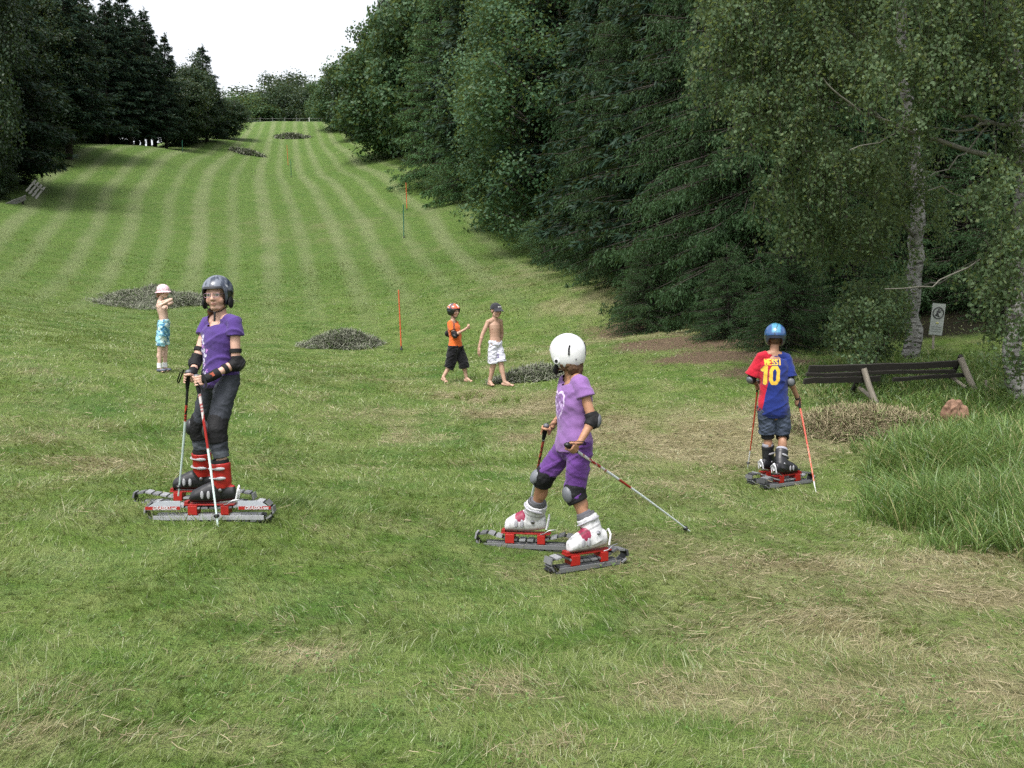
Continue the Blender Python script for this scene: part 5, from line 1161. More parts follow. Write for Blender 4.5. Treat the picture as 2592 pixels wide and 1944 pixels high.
def Q5(zx, zy, d): return PS(1080+zx*.15672, 740+zy*.15672, d)
def Q6(zx, zy, d): return PS(1840+zx*.27723, 800+zy*.27723, d)
def gd(q): """ground distance under a source pixel given as (sx, sy)"""; return G(q[0]*K, q[1]*K)
# ================================================================== girl in the purple shirt, left
y2 = 1244.3
skN = gd((320+885*.24111, 960+1478*.24111)); skF = gd((320+722*.24111, 960+1335*.24111)); skN[2] -= .014; skF[2] -= .014; dn, df = skN[1], skF[1]; dm = (dn+df)/2
per = thing('person', (skN+skF)/2, 'girl in dark purple shirt, grey jeans and dark helmet, looking at the viewer', 'girl')
J = dict(head=Q1(957,352,dm-.02), sl=Q1(1135,648,dm-.09), sr=Q1(860,655,dm+.07), el=Q1(1150,1075,dm-.12), er=Q1(735,1055,dm-.03), wl=Q1(868,1228,dm-.23), wr=Q1(690,1190,dm-.16),
    hl=Q1(1062,1270,dm-.07), hr=Q1(925,1270,dm+.06), kl=Q1(940,y2+530,dn), kr=Q1(755,y2+500,df-.05), al=Q1(1050,y2+1110,dn), ar=Q1(850,y2+1030,df), tf=nz(A3(-.72,-.68,0)), bend=A3(-.012,-.01,0), wide=1.02)
s = 1.0; F = frame((-.10,-1,-.03),(-.04,0,1))
g1 = Q1(650,1200,dm-.21); tip1 = Q1(545,y2+1225,dn+.17); top1 = Q1(652,1168,dm-.21); g2 = Q1(752,1262,dm-.25); top2 = Q1(738,1215,dm-.25); tip2 = gd((320+962*.24111, 960+1560*.24111))
def hands(a):
    grip_hand(a, J['wr'], Q1(645,1235,dm-.21), top1-tip1, A3(.55,.55,0), s, 1); grip_hand(a, J['wl'], g2, top2-tip2, A3(.8,.35,0), s, -1)
body_mesh(J, s, F, per, (.50,.305,.235), extra=hands)
PUR = A3(.068,.036,.175)
def c_shirt(v, nr):
    c = np.tile(PUR,(len(v),1)); sc = (J['sl']+J['sr'])/2; tfr = J['tf']; l_ = nz(np.cross((0,0,1), tfr)); x = (v-sc)@l_; z = v[:,2]-sc[2]; fr = ((v-sc)@tfr) > .02
    rng = np.random.default_rng(4)
    for k in range(16):
        cx, cz = -.028+rng.normal(0,.018), -.10-.018*k+rng.normal(0,.008); w_ = rng.uniform(.011,.020); cc = (.62,.60,.72) if rng.random() < .7 else (.45,.20,.55)
        for q in range(2):
            a_ = rng.uniform(0,PI); dx, dz = x-cx-math.cos(a_)*w_*.6, z-cz-math.sin(a_)*w_*.4; u_, w2 = dx*math.cos(a_)+dz*math.sin(a_), -dx*math.sin(a_)+dz*math.cos(a_)
            m = fr & (np.sqrt((u_/w_)**2+(w2/(w_*.45))**2) < 1) & (hash2(np.floor(x*260), np.floor(z*260), 5) > .25); c[m] = cc
    nk = np.hypot((v-sc)@l_, (v-sc)@tfr)
    return c
sh_ = shirt(J, s, per, cloth_m, .018, (.066,.030,.040), -.10, .33, r1=.050, colf=c_shirt, vox=.005, disp=.015, gf=.97, flare=.06)
# scooped neckline edge and skin showing inside it
sc = (J['sl']+J['sr'])/2; l_ = nz(np.cross((0,0,1), J['tf'])); up_ = A3(0,0,1)
legs(J, s, per, denim_m, 'jeans', {'l':1.50,'r':1.44}, r0=.078, r1=.052, colf=lambda v, nr: A3(.038,.042,.052)*(1+.8*np.clip(fbm(v[:,0]*8, v[:,2]*5, 2, 3)-.5,0,1))[:,None]+A3(.035,.04,.045)*((np.abs((v[:,2]-J['kl'][2]+.16)) < .025)[:,None]), vox=.005, disp=.009, top=.25)
def c_h1(x, y, z, inner, pa, u):
    c = np.tile(A3(.018,.026,.048),(len(x),1)); n_ = fbm(x*40+3, y*40+z*30, 3, 9); c[n_ > .58] = (.12,.135,.17); m = (pa > 60) & (z < .035+.02*np.sin(pa/20)); c[m] = BLK*1.4; c[(u > .90)] = BLK; m = (np.abs(z-.055-.25*(np.abs(x)-.08)) < .004) & (np.abs(x) > .055) & (y > -.02) & (y < .06); c[m] = (.35,.36,.38); c[inner] = BLK; return c
hm = helmet(per, J['head'], F, s, c_h1, rl=.100, rf=.118, brow=.040, jaw=-.012)
strap_to_chin(per, J['head'], F, s, hm)
hc_ = J['head']; qh = lambda x,y,z: hc_+(F[0]*x+F[1]*y+F[2]*z)*s
for k in (-1,1):
    a = Acc(); a.ball(qh(.089*k,.008,-.055), (.016,.036,.042), F); put(a, 'ear_pad', pad_m, hm, BLK*1.3, vox=.005)
hair_blob(per, [(qh(-.030,-.075,-.07), qh(-.075,-.040,-.115), .026, .022), (qh(-.075,-.040,-.115), qh(-.078,-.045,-.165), .022, .012), (qh(0,-.07,-.03), (.055,.035,.05), F)], (.13,.055,.025))
a = Acc()
for k in (-1,1): a.tube([qh(.030*k+.0225*math.copysign(min(1,abs(math.cos(t))**.5),math.cos(t)), .102, -.003+.0125*math.copysign(abs(math.sin(t))**.5,math.sin(t))) for t in np.linspace(0,2*PI,25)], .0014, 5); a.tube([qh(.053*k,.101,.004), qh(.075*k,.06,.004), qh(.078*k,0,.0)], .0014, 5)
a.tube([qh(.008,.102,.0), qh(0,.106,.003), qh(-.008,.102,.0)], .0014, 5); gl = put(a, 'glasses', metal_m, per, A3(.25,.16,.22))
for k in (-1,1): a = Acc(); a.prism([(.021*math.copysign(min(1,abs(math.cos(t))**.5),math.cos(t)), .0115*math.copysign(abs(math.sin(t))**.5,math.sin(t))) for t in np.linspace(0,2*PI,20,endpoint=False)], qh(.030*k,.1018,-.003), F[0], F[2], F[1], .0008); a.obj('lens', lens_m, gl, smooth=False)
for k, o in (('l',A3(.85,.25,-.45)),('r',A3(-.75,.4,-.3))):
    E = J['e'+k]; pad(per, 'elbow_pad', E+nz(o)*.006, nz(J['w'+k]-E), nz(J['s'+k]-E), o, s, .038, BLK*2.5, size=(.034,.022,.045), band=.050)
    for t_, kk, r_ in ((.30,'s',.040),(.40,'w',.034)): p = E+(J[kk+k]-E)*t_; band(per, 'pad_strap', p, J[kk+k]-E, r_, .028)
a = Acc(); d = nz(J['wl']-J['el']); a.tube([J['wl']-d*.075, J['wl']-d*.03, J['wl']+d*.01, g2+A3(.02,.0,.01)], [.033,.034,.031,.030], 14); wg = put(a, 'wrist_guard', pad_m, per, BLK*1.2, vox=.005, disp=.003)
a = Acc(); a.box(J['wl']-d*.035+A3(-.004,-.036,.004), (.018,.003,.013), (nz(A3(d[0],0,d[2])), A3(0,1,0), nz(np.cross(A3(0,1,0),d)))); put(a, 'logo_patch', cloth_m, wg, (.42,.10,.06), flat=True)
a = Acc(); d = nz(J['wr']-J['er']); a.tube([J['wr']-d*.05, J['wr']-d*.01, J['wr']+d*.02], [.030,.031,.030], 14); put(a, 'wrist_guard', pad_m, per, BLK*1.2, vox=.005, disp=.003)
for k, o in (('l',A3(-.9,-.35,0)),('r',A3(-.95,-.3,.05))):
    kn = J['k'+k]; pad(per, 'knee_pad', kn, nz(J['a'+k]-kn), nz(J['h'+k]-kn), o, s, .0665, BLK*3.5, size=(.046,.034,.058), band=.085)
for k, sp, d_ in (('l',Q1(915,y2+1287,dn),dn),('r',Q1(722,y2+1215,df),df)):
    base = skN if k == 'l' else skF; sole = A3(sp[0], base[1], base[2]+.128)
    boot(per, sole, (-1,0,0), (0,0,1), J['k'+k]-(sole+A3(.055,0,.085)), .30, 1.05, BLK*2, RED, tall=.165, side=1, liner=BLK*1.5)
grass_ski(skN, (-1,-.02), .83, 'silver grass ski with red lettered side plates, near foot of the girl in dark purple', 1, True)
grass_ski(skF, (-1,.0), .83, 'silver grass ski just behind the one with the lettered side plates', 1, False, SLV*1.25, .3)
ski_pole(top1, tip1, 'black, red and silver ski pole in the far hand of the girl in dark purple', [(.26,BLK*2,None),(.28,A3(.35,.04,.03),None),(.39,A3(.40,.03,.02),BLK),(1,A3(.46,.56,.54),None)], strap=[top1+A3(0,-.01,-.01), top1+A3(-.05,-.01,-.0), top1+A3(-.075,0,-.06), top1+A3(-.068,0,-.075), top1+A3(-.03,0,.015), top1+A3(.02,.0,.0)])
ski_pole(top2, tip2, 'red and silver ski pole crossing the near boot of the girl in dark purple', [(.30,A3(.55,.50,.50),RED),(.48,RED,None),(1,A3(.60,.72,.70),None)], strap=[top2+A3(.0,-.015,-.01), top2+A3(.03,-.03,-.06), top2+A3(.05,-.03,-.1), top2+A3(.07,-.03,-.05), top2+A3(.04,-.02,.02)])
# ================================================================== girl in the lilac shirt, middle
sA = gd((1180+560*.27125, 1120+985*.27125)); sB = gd((1180+1125*.27125, 1120+1185*.27125)); sA[2] -= .014; sB[2] -= .014; d0 = sB[1]+.10
fa = gd((1180+110*.27125, 1120+935*.27125)); ra = gd((1180+1000*.27125, 1120+1030*.27125)); hA = nz((fa-ra)*A3(1,1,0)); hB = nz(A3(-.88,-.46,0))
per = thing('person', (sA+sB)/2, 'girl in lilac shirt, purple knee trousers and white helmet, turning her head away', 'girl')
J = dict(head=Q3(1112,335,d0+.08), sl=Q3(1262,645,d0-.04), sr=Q3(1110,635,d0+.16), el=Q3(1398,1062,d0-.10), er=Q3(1085,990,d0+.24), wl=Q3(1255,1310,d0-.16), wr=Q3(975,1090,d0+.18),
    hl=Q3(1258,1370,d0-.02), hr=Q3(1120,1360,d0+.10), kl=Q4(1010,478,d0-.03), kr=Q4(722,322,d0+.14), al=Q4(1142,985,sB[1]), ar=Q4(745,760,sA[1]), tf=nz(A3(-.86,-.50,0)), bend=A3(.0,0,0), wide=1.0)
s = .98; F = frame((-.83,.56,-.06))
J['al'] = sB+A3(0,0,.21)-hB*.055; J['ar'] = sA+A3(0,0,.21)-hA*.05
gr1 = Q3(872,1180,d0+.14); tp1 = Q3(885,1125,d0+.14); ti1 = gd((1180+528*.27125, 1120+870*.27125)); gr2 = Q3(1168,1372,d0-.20); ti2 = gd((1180+2085*.27125, 1120+830*.27125)); tp2 = gr2-nz(ti2-gr2)*.055
def hands(a):
    grip_hand(a, J['wr'], gr1, tp1-ti1, A3(.8,.1,0), s, 1); grip_hand(a, J['wl'], gr2, tp2-ti2, A3(.25,-.15,.6), s, -1)
body_mesh(J, s, F, per, (.33,.17,.10), extra=hands)
LIL = A3(.205,.105,.285)
def c_lil(v, nr):
    c = np.tile(LIL,(len(v),1)); sc = (J['sl']+J['sr'])/2; l_ = nz(np.cross((0,0,1), J['tf'])); x = (v-sc)@l_+.01; z = v[:,2]-sc[2]+.155; fr = ((v-sc)@J['tf']) > .0
    hx, hz = x/.062, z/.075+.1; t = np.abs(hx); hr_ = np.hypot(hx, hz-.75*np.sqrt(np.clip(t,0,1.4)))
    c[fr & (np.abs(hr_-1) < .085) & (hash2(np.floor(x*160), np.floor(z*160), 2) > .2)] = (.62,.50,.72); c[fr & (hr_ < .8) & (fbm(x*60, z*60, 2, 3) > .60)] = (.55,.40,.68); return c
shirt(J, s, per, cloth_m, .018, (.064,.030,.035), -.06, .40, r1=.052, colf=c_lil, vox=.005, disp=.013, flare=.04)
legs(J, s, per, cloth_m, 'trousers', {'l':1.12,'r':1.16}, r0=.080, r1=.057, col=(.095,.034,.175), vox=.005, disp=.015, top=.25)
def c_h2(x, y, z, inner, pa, u):
    c = np.tile(WHT*1.05,(len(x),1)); c[inner] = BLK
    m = (np.abs(z-.030-.012*np.sin(y*60)) < .0022) & (y < .03); c[m] = (.50,.50,.52); m = (np.abs(z-.068+.010*np.sin(y*50)) < .0022) & (y < .0); c[m] = (.52,.52,.54); m = (np.hypot(y-.075, z-.055) < .013) & (np.hypot(y-.075, z-.055) > .0); c[m] = c[m]*A3(.95,.80,.85); return c
hm = helmet(per, J['head'], F, s, c_h2, rl=.104, rf=.124, ru=.114, brow=.03, side=-.092, back=-.072, jaw=-.016)
qh = lambda x,y,z: J['head']+(F[0]*x+F[1]*y+F[2]*z)*s
a = Acc(); a.ball(qh(.099,.018,-.038), (.006,.021,.021), F, 20, 9); p = put(a, 'ear_ring', shell_m, hm, WHT); a = Acc(); a.ball(qh(.1045,.018,-.038), (.003,.012,.012), F, 18, 9); put(a, 'ear_hole', pad_m, p, BLK)
a = Acc(); a.tube([qh(.083,-.075,.060), qh(.090,-.072,.040), qh(.092,-.071,.015), qh(.092,-.070,-.002)], .0055, 8); put(a, 'goggle_clip', pad_m, hm, BLK*1.3)
a = Acc(); a.tube([qh(-.03,-.117,.07), qh(-.025,-.127,.03), qh(-.02,-.125,-.01)], .008, 8, flat=.5); put(a, 'goggle_clip', pad_m, hm, BLK*1.3)
a = Acc(); a.box(qh(.060,-.102,-.032), (.010,.002,.005), (nz(F[0]*.5-F[1]*.0+F[1]*.4*-1+F[0]*0)*1.0, nz(np.cross(nz(F[0]*.5-F[1]*.4), F[2])), F[2])); put(a, 'logo', plastic_m, hm, BLK*2, flat=True)
strap_to_chin(per, J['head'], F, s, hm, True)
a = Acc(); a.tube([qh(.075,.03,-.06), qh(.06,.055,-.10), qh(.03,.07,-.115)], [.014,.018,.014], 10); put(a, 'chin_guard', pad_m, hm, BLK*1.2)
hair_blob(per, [(qh(.055,-.045,-.055), qh(.050,-.055,-.110), .030, .020), (qh(.0,-.075,-.05), qh(.0,-.085,-.115), .038, .024), (qh(-.05,-.055,-.055), qh(-.045,-.065,-.108), .030, .020), (qh(.070,-.005,-.055), qh(.066,-.010,-.095), .020, .012), (qh(.03,-.07,-.08), (.035,.025,.045), F)], (.095,.050,.024))
for k, o in (('l',A3(.95,-.1,-.1)),):
    E = J['e'+k]; pad(per, 'elbow_pad', E, nz(J['w'+k]-E), nz(J['s'+k]-E), o, s, .040, GRY*1.0, size=(.034,.024,.046), band=.048)
for k, o, cc in (('l',A3(-.80,-.6,.0),GRY*1.1),('r',A3(-.95,-.25,.1),GRY*1.4)):
    kn = J['k'+k]; pad(per, 'knee_pad', kn, nz(J['a'+k]-kn), nz(J['h'+k]-kn), o, s, .069, cc, size=(.044,.030,.054), band=.058)
upB = nz(A3(0,0,1))
for k, hd, bs, sh_ in (('l',hB,sB,-.02),('r',hA,sA,-.015)):
    sole = bs+A3(0,0,.128)+hd*(sh_+.02); ank = sole-hd*.055+A3(0,0,.08)
    b = boot(per, sole, hd, upB, J['k'+k]-ank, .275, 1.10, WHT*.92, WHT*.90, tall=.105, accent=A3(.22,.015,.05), liner=A3(.10,.10,.11), side=1, buckles=A3(.30,.30,.33))
    a = Acc(); sd_ = nz(J['k'+k]-ank); a.tube([ank+sd_*.11, ank+sd_*.13, ank+sd_*.15], [.044,.046,.044], 16); put(a, 'sock', cloth_m, per, (.22,.03,.04)); a = Acc(); a.tube([ank+sd_*.148, ank+sd_*.158, ank+sd_*.168], [.046,.048,.046], 16); put(a, 'sock_cuff', cloth_m, per, (.12,.12,.14))
grass_ski(sA, hA, .67, 'dark weathered grass ski under the far white boot of the girl in lilac', 1, False, SLV*.8, .6)
grass_ski(sB, hB, .56, 'dark weathered grass ski under the near white boot of the girl in lilac', 1, False, SLV*.8, .6)
ski_pole(tp1, ti1, 'ski pole in the far hand of the girl in lilac', [(.12,A3(.5,.5,.5),None),(.36,A3(.35,.06,.04),BLK),(.42,RED,None),(1,A3(.60,.66,.66),None)], strap=[tp1+A3(0,0,.01), tp1+A3(.04,.0,.035), tp1+A3(.065,0,.04), tp1+A3(.07,0,.0), tp1+A3(.05,-.0,-.02), tp1+A3(.01,0,-.0)])
ski_pole(tp2, ti2, 'ski pole slanting right from the near hand of the girl in lilac', [(.10,A3(.5,.52,.55),None),(.27,A3(.62,.60,.60),RED),(.36,A3(.62,.66,.70),None),(.46,RED,None),(1,A3(.66,.72,.76),None)], knob=BLK*1.5, strap=[tp2+A3(0,0,.01), tp2+A3(.02,0,.022), tp2+A3(.07,0,.022), tp2+A3(.105,0,.02), tp2+A3(.11,.02,.0), tp2+A3(.06,.03,.0)])
# ================================================================== boy in the red and blue football shirt
sL = gd((1840+425*.27723, 800+1505*.27723)); sR = gd((1840+545*.27723, 800+1556*.27723)); sL[2] -= .014; sR[2] -= .014; d0 = (sL[1]+sR[1])/2; hd = nz(A3(.86,.50,0))
per = thing('person', (sL+sR)/2, 'boy seen from behind in a red and blue football shirt and blue helmet', 'boy')
J = dict(head=Q6(440,190,d0+.04), sl=Q6(312,372,d0), sr=Q6(540,380,d0+.02), el=Q6(222,578,d0+.03), er=Q6(578,592,d0-.02), wl=Q6(270,620,d0+.24), wr=Q6(648,755,d0+.06),
    hl=Q6(362,868,d0), hr=Q6(488,868,d0), kl=Q6(372,1090,d0+.04), kr=Q6(508,1092,d0+.04), al=Q6(372,1350,sL[1]), ar=Q6(500,1370,sR[1]), tf=nz(A3(.10,1,0)), bend=A3(0,-.015,0), wide=1.04)
s = 1.0; F = frame((.22,1,-.05)); J['al'] = sL+A3(0,0,.21)-hd*.075; J['ar'] = sR+A3(0,0,.21)-hd*.075
gR = Q6(655,792,d0+.08); tR = Q6(648,742,d0+.08); iR = gd((1840+812*.27723, 800+1625*.27723)); gL = Q6(285,640,d0+.26); tL = gL+A3(0,0,.05); iL = gd((1840+188*.27723, 800+1405*.27723)); iL = iL+A3(0,0,0)
def hands(a):
    grip_hand(a, J['wr'], gR, tR-iR, A3(-.6,-.3,.3), s, -1); grip_hand(a, J['wl'], gL, tL-iL, A3(-.2,-.6,0), s, 1)
body_mesh(J, s, F, per, (.30,.16,.10), extra=hands)
SR, SB = A3(.38,.010,.026), A3(.010,.022,.14); YEL = A3(.66,.40,.05)
def c_kit(v, nr):
    # printed on the back: coordinates across the shirt
    q = (v-A3(0,0,CAM_Z)); dd = q[:,1]; cc = Q6(400,560,d0); x = v[:,0]-cc[0]; z = v[:,2]-cc[2]; un = .2773*K*d0/FPX   # metres per zoom unit
    X_ = x/un+400; Y_ = 560-z/un; c = np.tile(SB,(len(v),1)); mid = np.interp(Y_, [290,560,880],[415,362,305]); back = v[:,1] < d0+.05
    c[X_ < np.where(back, mid, 400)] = SR
    dW = word(X_, -Y_, 'MESSI', 398, -414, 19, 46, 30); xl = X_+.035*(Y_-530)
    d1 = word(xl, -Y_, '1', 332, -530, 52, 150, 60); d2_ = word(xl, -Y_, '0', 408, -533, 62, 142, 60)
    tf_ = back & (nr[:,1] < .35)
    c[tf_ & (dW < 5.0)] = YEL; c[tf_ & (np.minimum(d1,d2_) < 18.5)] = (.05,.05,.09); c[tf_ & (np.minimum(d1,d2_) < 15)] = YEL
    return c
shirt(J, s, per, cloth_m, .022, (.058,.034,.01), -.12, .84, r1=.064, colf=c_kit, vox=.004, disp=.013, flare=.08)
legs(J, s, per, denim_m, 'denim_shorts', .90, r0=.086, r1=.080, colf=lambda v, nr: A3(.050,.063,.095)*(1+1.2*np.clip(fbm(v[:,0]*14, v[:,2]*12, 3, 3)-.45,0,1))[:,None], vox=.005, disp=.013, top=.25)
def c_h3(x, y, z, inner, pa, u):
    c = np.tile(A3(.020,.070,.20),(len(x),1)); c[(x > -.045) & (x < .035) & (y < .0) & (z > .045)] = (.06,.22,.34); c[(z < .012)] = (.022,.026,.05); c[np.abs(z-.012) < .004] = BLK; m = (np.abs(x+.01-(.09-z)*.3) < .003)&(z>.02)&(y<0); c[m] = BLK; c[inner] = BLK; return c
hm = helmet(per, J['head'], F, s, c_h3, rl=.102, rf=.122, ru=.110, brow=.03, side=-.080, back=-.012, jaw=-.01)
strap_to_chin(per, J['head'], F, s, hm, False)
qh = lambda x,y,z: J['head']+(F[0]*x+F[1]*y+F[2]*z)*s
hair_blob(per, [(qh(0,-.035,-.01), (.072,.062,.055), F), (qh(0,-.05,-.035), (.050,.038,.035), F)], (.10,.055,.03), disp=.003)
for k, o in (('l',A3(-.6,-.75,-.2)),('r',A3(-.1,-.95,-.2))):
    E = J['e'+k]; pad(per, 'elbow_pad', E, nz(J['w'+k]-E), nz(J['s'+k]-E), o, s, .042, GRY*1.1, size=(.036,.026,.042), band=.040)
for k in 'lr': kn = J['k'+k]; band(per, 'knee_pad', kn, J['a'+k]-kn, .062, .055); 
band(per, 'wrist_strap', J['wr']+nz(J['er']-J['wr'])*.01, J['wr']-J['er'], .026, .014)
for k, bs in (('l',sL),('r',sR)):
    sole = bs+A3(0,0,.128)-hd*.02; ank = sole-hd*.055+A3(0,0,.08); sd_ = nz(J['k'+k]-ank)
    boot(per, sole, hd, (0,0,1), sd_, .28, 1.0, BLK*2, BLK*2.5, tall=.155, liner2=A3(.30,.30,.35), side=-1, buckles=A3(.28,.28,.30), heelmark=WHT)
    bk = sole-hd*.150; l_ = nz(np.cross((0,0,1),hd)); a = Acc(); a.tube([bk+l_*.014*math.cos(t)+A3(0,0,.075+.034*math.sin(t)) for t in np.linspace(0,2*PI,17)], .0055, 6); put(a, 'white_emblem', plastic_m, per, WHT)
grass_ski(sL, hd, .64, 'grass ski under the football shirt boy, the one mostly hidden behind the other', -1, False, SLV*.9, .5, riser=RED*.8)
grass_ski(sR, hd, .64, 'grass ski under the football shirt boy, the one nearer the viewer', -1, False, SLV*.9, .5, riser=RED*.8)
OR_ = A3(.42,.075,.035)
ski_pole(tR, iR, 'orange ski pole in the right hand of the boy in the football shirt', [(.50,OR_,A3(.40,.05,.03)),(.88,OR_,A3(.6,.25,.18)),(1,A3(.55,.55,.56),None)], basket=False, knob=BLK)
ski_pole(tL, iL, 'orange ski pole left of the legs of the boy in the football shirt', [(.78,OR_,A3(.42,.05,.03)),(1,A3(.55,.55,.56),None)], knob=BLK)
# ================================================================== small child in the pink hat
fg = gd((320+385*.24111, 660+1172*.24111)); d0 = fg[1]
per = thing('person', fg, 'small bare chested child in a pink sun hat and blue patterned swimming shorts', 'child')
J = dict(head=Q1(388,322,d0), sl=Q1(352,452,d0+.07), sr=Q1(345,452,d0-.07), el=Q1(478,440,d0+.04), er=Q1(470,408,d0-.17), wl=Q1(425,470,d0-.10), wr=Q1(388,452,d0-.23),
    hl=Q1(392,690,d0+.055), hr=Q1(385,690,d0-.055), kl=Q1(408,930,d0+.06), kr=Q1(352,945,d0-.05), al=Q1(405,1120,d0+.06), ar=Q1(347,1128,d0-.05), tf=nz(A3(1,-.12,0)), bend=A3(.025,0,0), wide=.95)
for k, (tx,ty) in (('l',(445,1158)),('r',(392,1165))): J['t'+k] = Q1(tx,ty,d0+(.05 if k == 'l' else -.06)); J['a'+k][2] = J['t'+k][2]+.055
s = .80; F = frame((1,-.25,-.15))
def hands(a): open_hand(a, J['wr'], A3(-.75,-.1,-.35), A3(0,-1,.2), s*1.05, .7, 1); open_hand(a, J['wl'], A3(-.2,-.6,-.2), A3(.3,-.3,1), s, .5, -1)
body_mesh(J, s, F, per, (.50,.34,.27), extra=hands, clothed=False, feet=True, vox=.0045)
legs(J, s, per, cloth_m, 'swimming_shorts', .80, r0=.086, r1=.080, colf=lambda v, nr: np.where((fbm(v[:,0]*34, v[:,2]*34+v[:,1]*20, 2, 6) > .60)[:,None], A3(.06,.20,.34), np.where((fbm(v[:,0]*30+9, v[:,2]*30, 2, 16) > .62)[:,None], A3(.50,.62,.60), A3(.25,.50,.60))), vox=.006, disp=.014, top=.30)
def c_hat(x, y, z, inner, pa, u): c = np.tile(A3(.62,.44,.49),(len(x),1)); n_ = fbm(x*70, y*70+z*60, 2, 4); c[n_ > .60] = (.66,.58,.60); c[n_ < .36] = (.50,.26,.34); return c
hm = helmet(per, J['head'], F, s*1.02, c_hat, 'sun_hat', rl=.093, rf=.108, ru=.092, brow=.028, side=-.02, back=-.05, f0=30, f1=90, t=.004, off=(0,-.006,.030)); hm.data.materials.clear(); hm.data.materials.append(cloth_m)
qh = lambda x,y,z: J['head']+(F[0]*x+F[1]*y+F[2]*z)*s
a = Acc(); V = []; n_ = 40
for i, (rr, dz) in enumerate(((1.0,0),(1.32,-.020),(1.33,-.024),(1.0,-.006))):
    for k in range(n_): t = 2*PI*k/n_; zb = .030+(-.022-.030)*(.5-.5*math.cos(t))*1.0; V.append(qh(.094*rr*math.sin(t), -.006+.108*rr*math.cos(t), zb+dz))
a.add(V, [(i*n_+k, i*n_+(k+1)%n_, ((i+1)%4)*n_+(k+1)%n_, ((i+1)%4)*n_+k) for i in range(4) for k in range(n_)]); put(a, 'brim', cloth_m, hm, (.62,.45,.50))
hair_blob(per, [(qh(0,-.05,-.02), (.070,.05,.055), F), (qh(.0,-.09,-.06), qh(0,-.10,-.11), .025, .014)], (.30,.16,.12), vox=.005)
for k in 'lr':
    d = nz(J['t'+k]-J['a'+k]); a = Acc(); a.tube([J['a'+k]+A3(0,0,.065), J['a'+k]+A3(0,0,.03), J['a'+k]], [.031,.032,.034], 14); put(a, 'sock', cloth_m, per, (.66,.66,.68))
    b0 = J['a'+k]-A3(0,0,.022); f_ = nz(A3(d[0],d[1],0)); a = Acc(); a.loft([(b0+f_*x-A3(0,0,.012), nz(np.cross((0,0,1),f_))*w_, A3(0,0,1)*h_) for x,w_,h_ in ((-.035,.016,.018),(-.02,.026,.026),(.01,.028,.026),(.045,.030,.020),(.075,.027,.015),(.09,.012,.010))], 16); put(a, 'shoe', plastic_m, per, (.09,.10,.14))
# ================================================================== boy in the orange shirt
f1 = gd((1080+650*.15672, 740+1462*.15672)); f2 = gd((1080+245*.15672, 740+1450*.15672)); d0 = (f1[1]+f2[1])/2
per = thing('person', (f1+f2)/2, 'boy in orange shirt and black knee trousers raising his fist', 'boy')
J = dict(head=Q5(438,300,d0), sl=Q5(478,500,d0+.09), sr=Q5(372,498,d0-.08), el=Q5(352,660,d0+.20), er=Q5(452,690,d0-.14), wl=Q5(420,740,d0+.20), wr=Q5(622,598,d0-.20),
    hl=Q5(510,905,d0+.05), hr=Q5(430,905,d0-.05), kl=Q5(598,1140,d0+.02), kr=Q5(385,1160,d0-.02), al=Q5(642,1405,d0+.04), ar=Q5(268,1385,d0-.05), tf=nz(A3(.80,-.58,0)), bend=A3(.01,0,0), wide=1.0)
J['tl'] = J['al']+A3(.10,-.06,-.045); J['tr'] = J['ar']+A3(-.02,-.10,-.06); J['al'][2] = f1[2]+.06; J['tl'][2] = f1[2]+.012; J['ar'][2] = f2[2]+.09; J['tr'][2] = f2[2]+.012
J['tr'][:2] = J['ar'][:2]+A3(.06,-.04)
s = .93; F = frame((.80,-.58,-.06))
def hands(a): grip_hand(a, J['wr'], Q5(683,558,d0-.20), A3(-.3,-.5,1), A3(-.75,0,-.4), s*1.1, 1, .006); grip_hand(a, J['wl'], J['wl']+A3(.05,-.03,-.01), A3(0,0,1), A3(-1,0,0), s, -1, .006)
body_mesh(J, s, F, per, (.43,.27,.20), extra=hands, feet=True, vox=.005)
shirt(J, s, per, cloth_m, .015, (.056,.03,.01), .03, .60, r1=.054, col=(.60,.125,.025), vox=.006, disp=.012, colf=lambda v, nr: np.where(((np.abs(v[:,0]-J['sr'][0]-.07) < .012) & (v[:,2] > J['er'][2]+.03))[:,None], A3(.16,.04,.03), A3(.60,.125,.025)))
legs(J, s, per, cloth_m, 'trousers', 1.32, r0=.098, r1=.088, col=(.006,.006,.008), vox=.006, disp=.016, top=.16)
def c_h4(x, y, z, inner, pa, u):
    c = np.tile(A3(.60,.09,.03),(len(x),1)); n_ = fbm(x*30+2, y*30+z*20, 2, 9); c[(n_ > .55) & (y < .03)] = (.50,.48,.50); c[(n_ < .38) & (y < .05)] = (.04,.05,.07); c[(np.abs(x) < .02) & (y > .06) & (z > .07)] = (.65,.60,.58); c[(z < .050-.25*(y+.02)*0) & (y < .085)] = BLK*1.4; c[z < .052] = BLK*1.4; m = (np.abs(z-.0) < .005) & (y < .02); c[m] = (.05,.06,.08); c[inner] = BLK; return c
hm = helmet(per, J['head'], F, s, c_h4, rl=.106, rf=.124, ru=.110, brow=.035, side=-.088, back=-.06, jaw=-.01); strap_to_chin(per, J['head'], F, s, hm, False)
for k, o in (('r',A3(-.1,-.8,-.5)),('l',A3(-.9,0,-.2))): E = J['e'+k]; pad(per, 'elbow_pad', E, nz(J['w'+k]-E), nz(J['s'+k]-E), o, s, .048, BLK*2, size=(.040,.028,.05), band=.065)
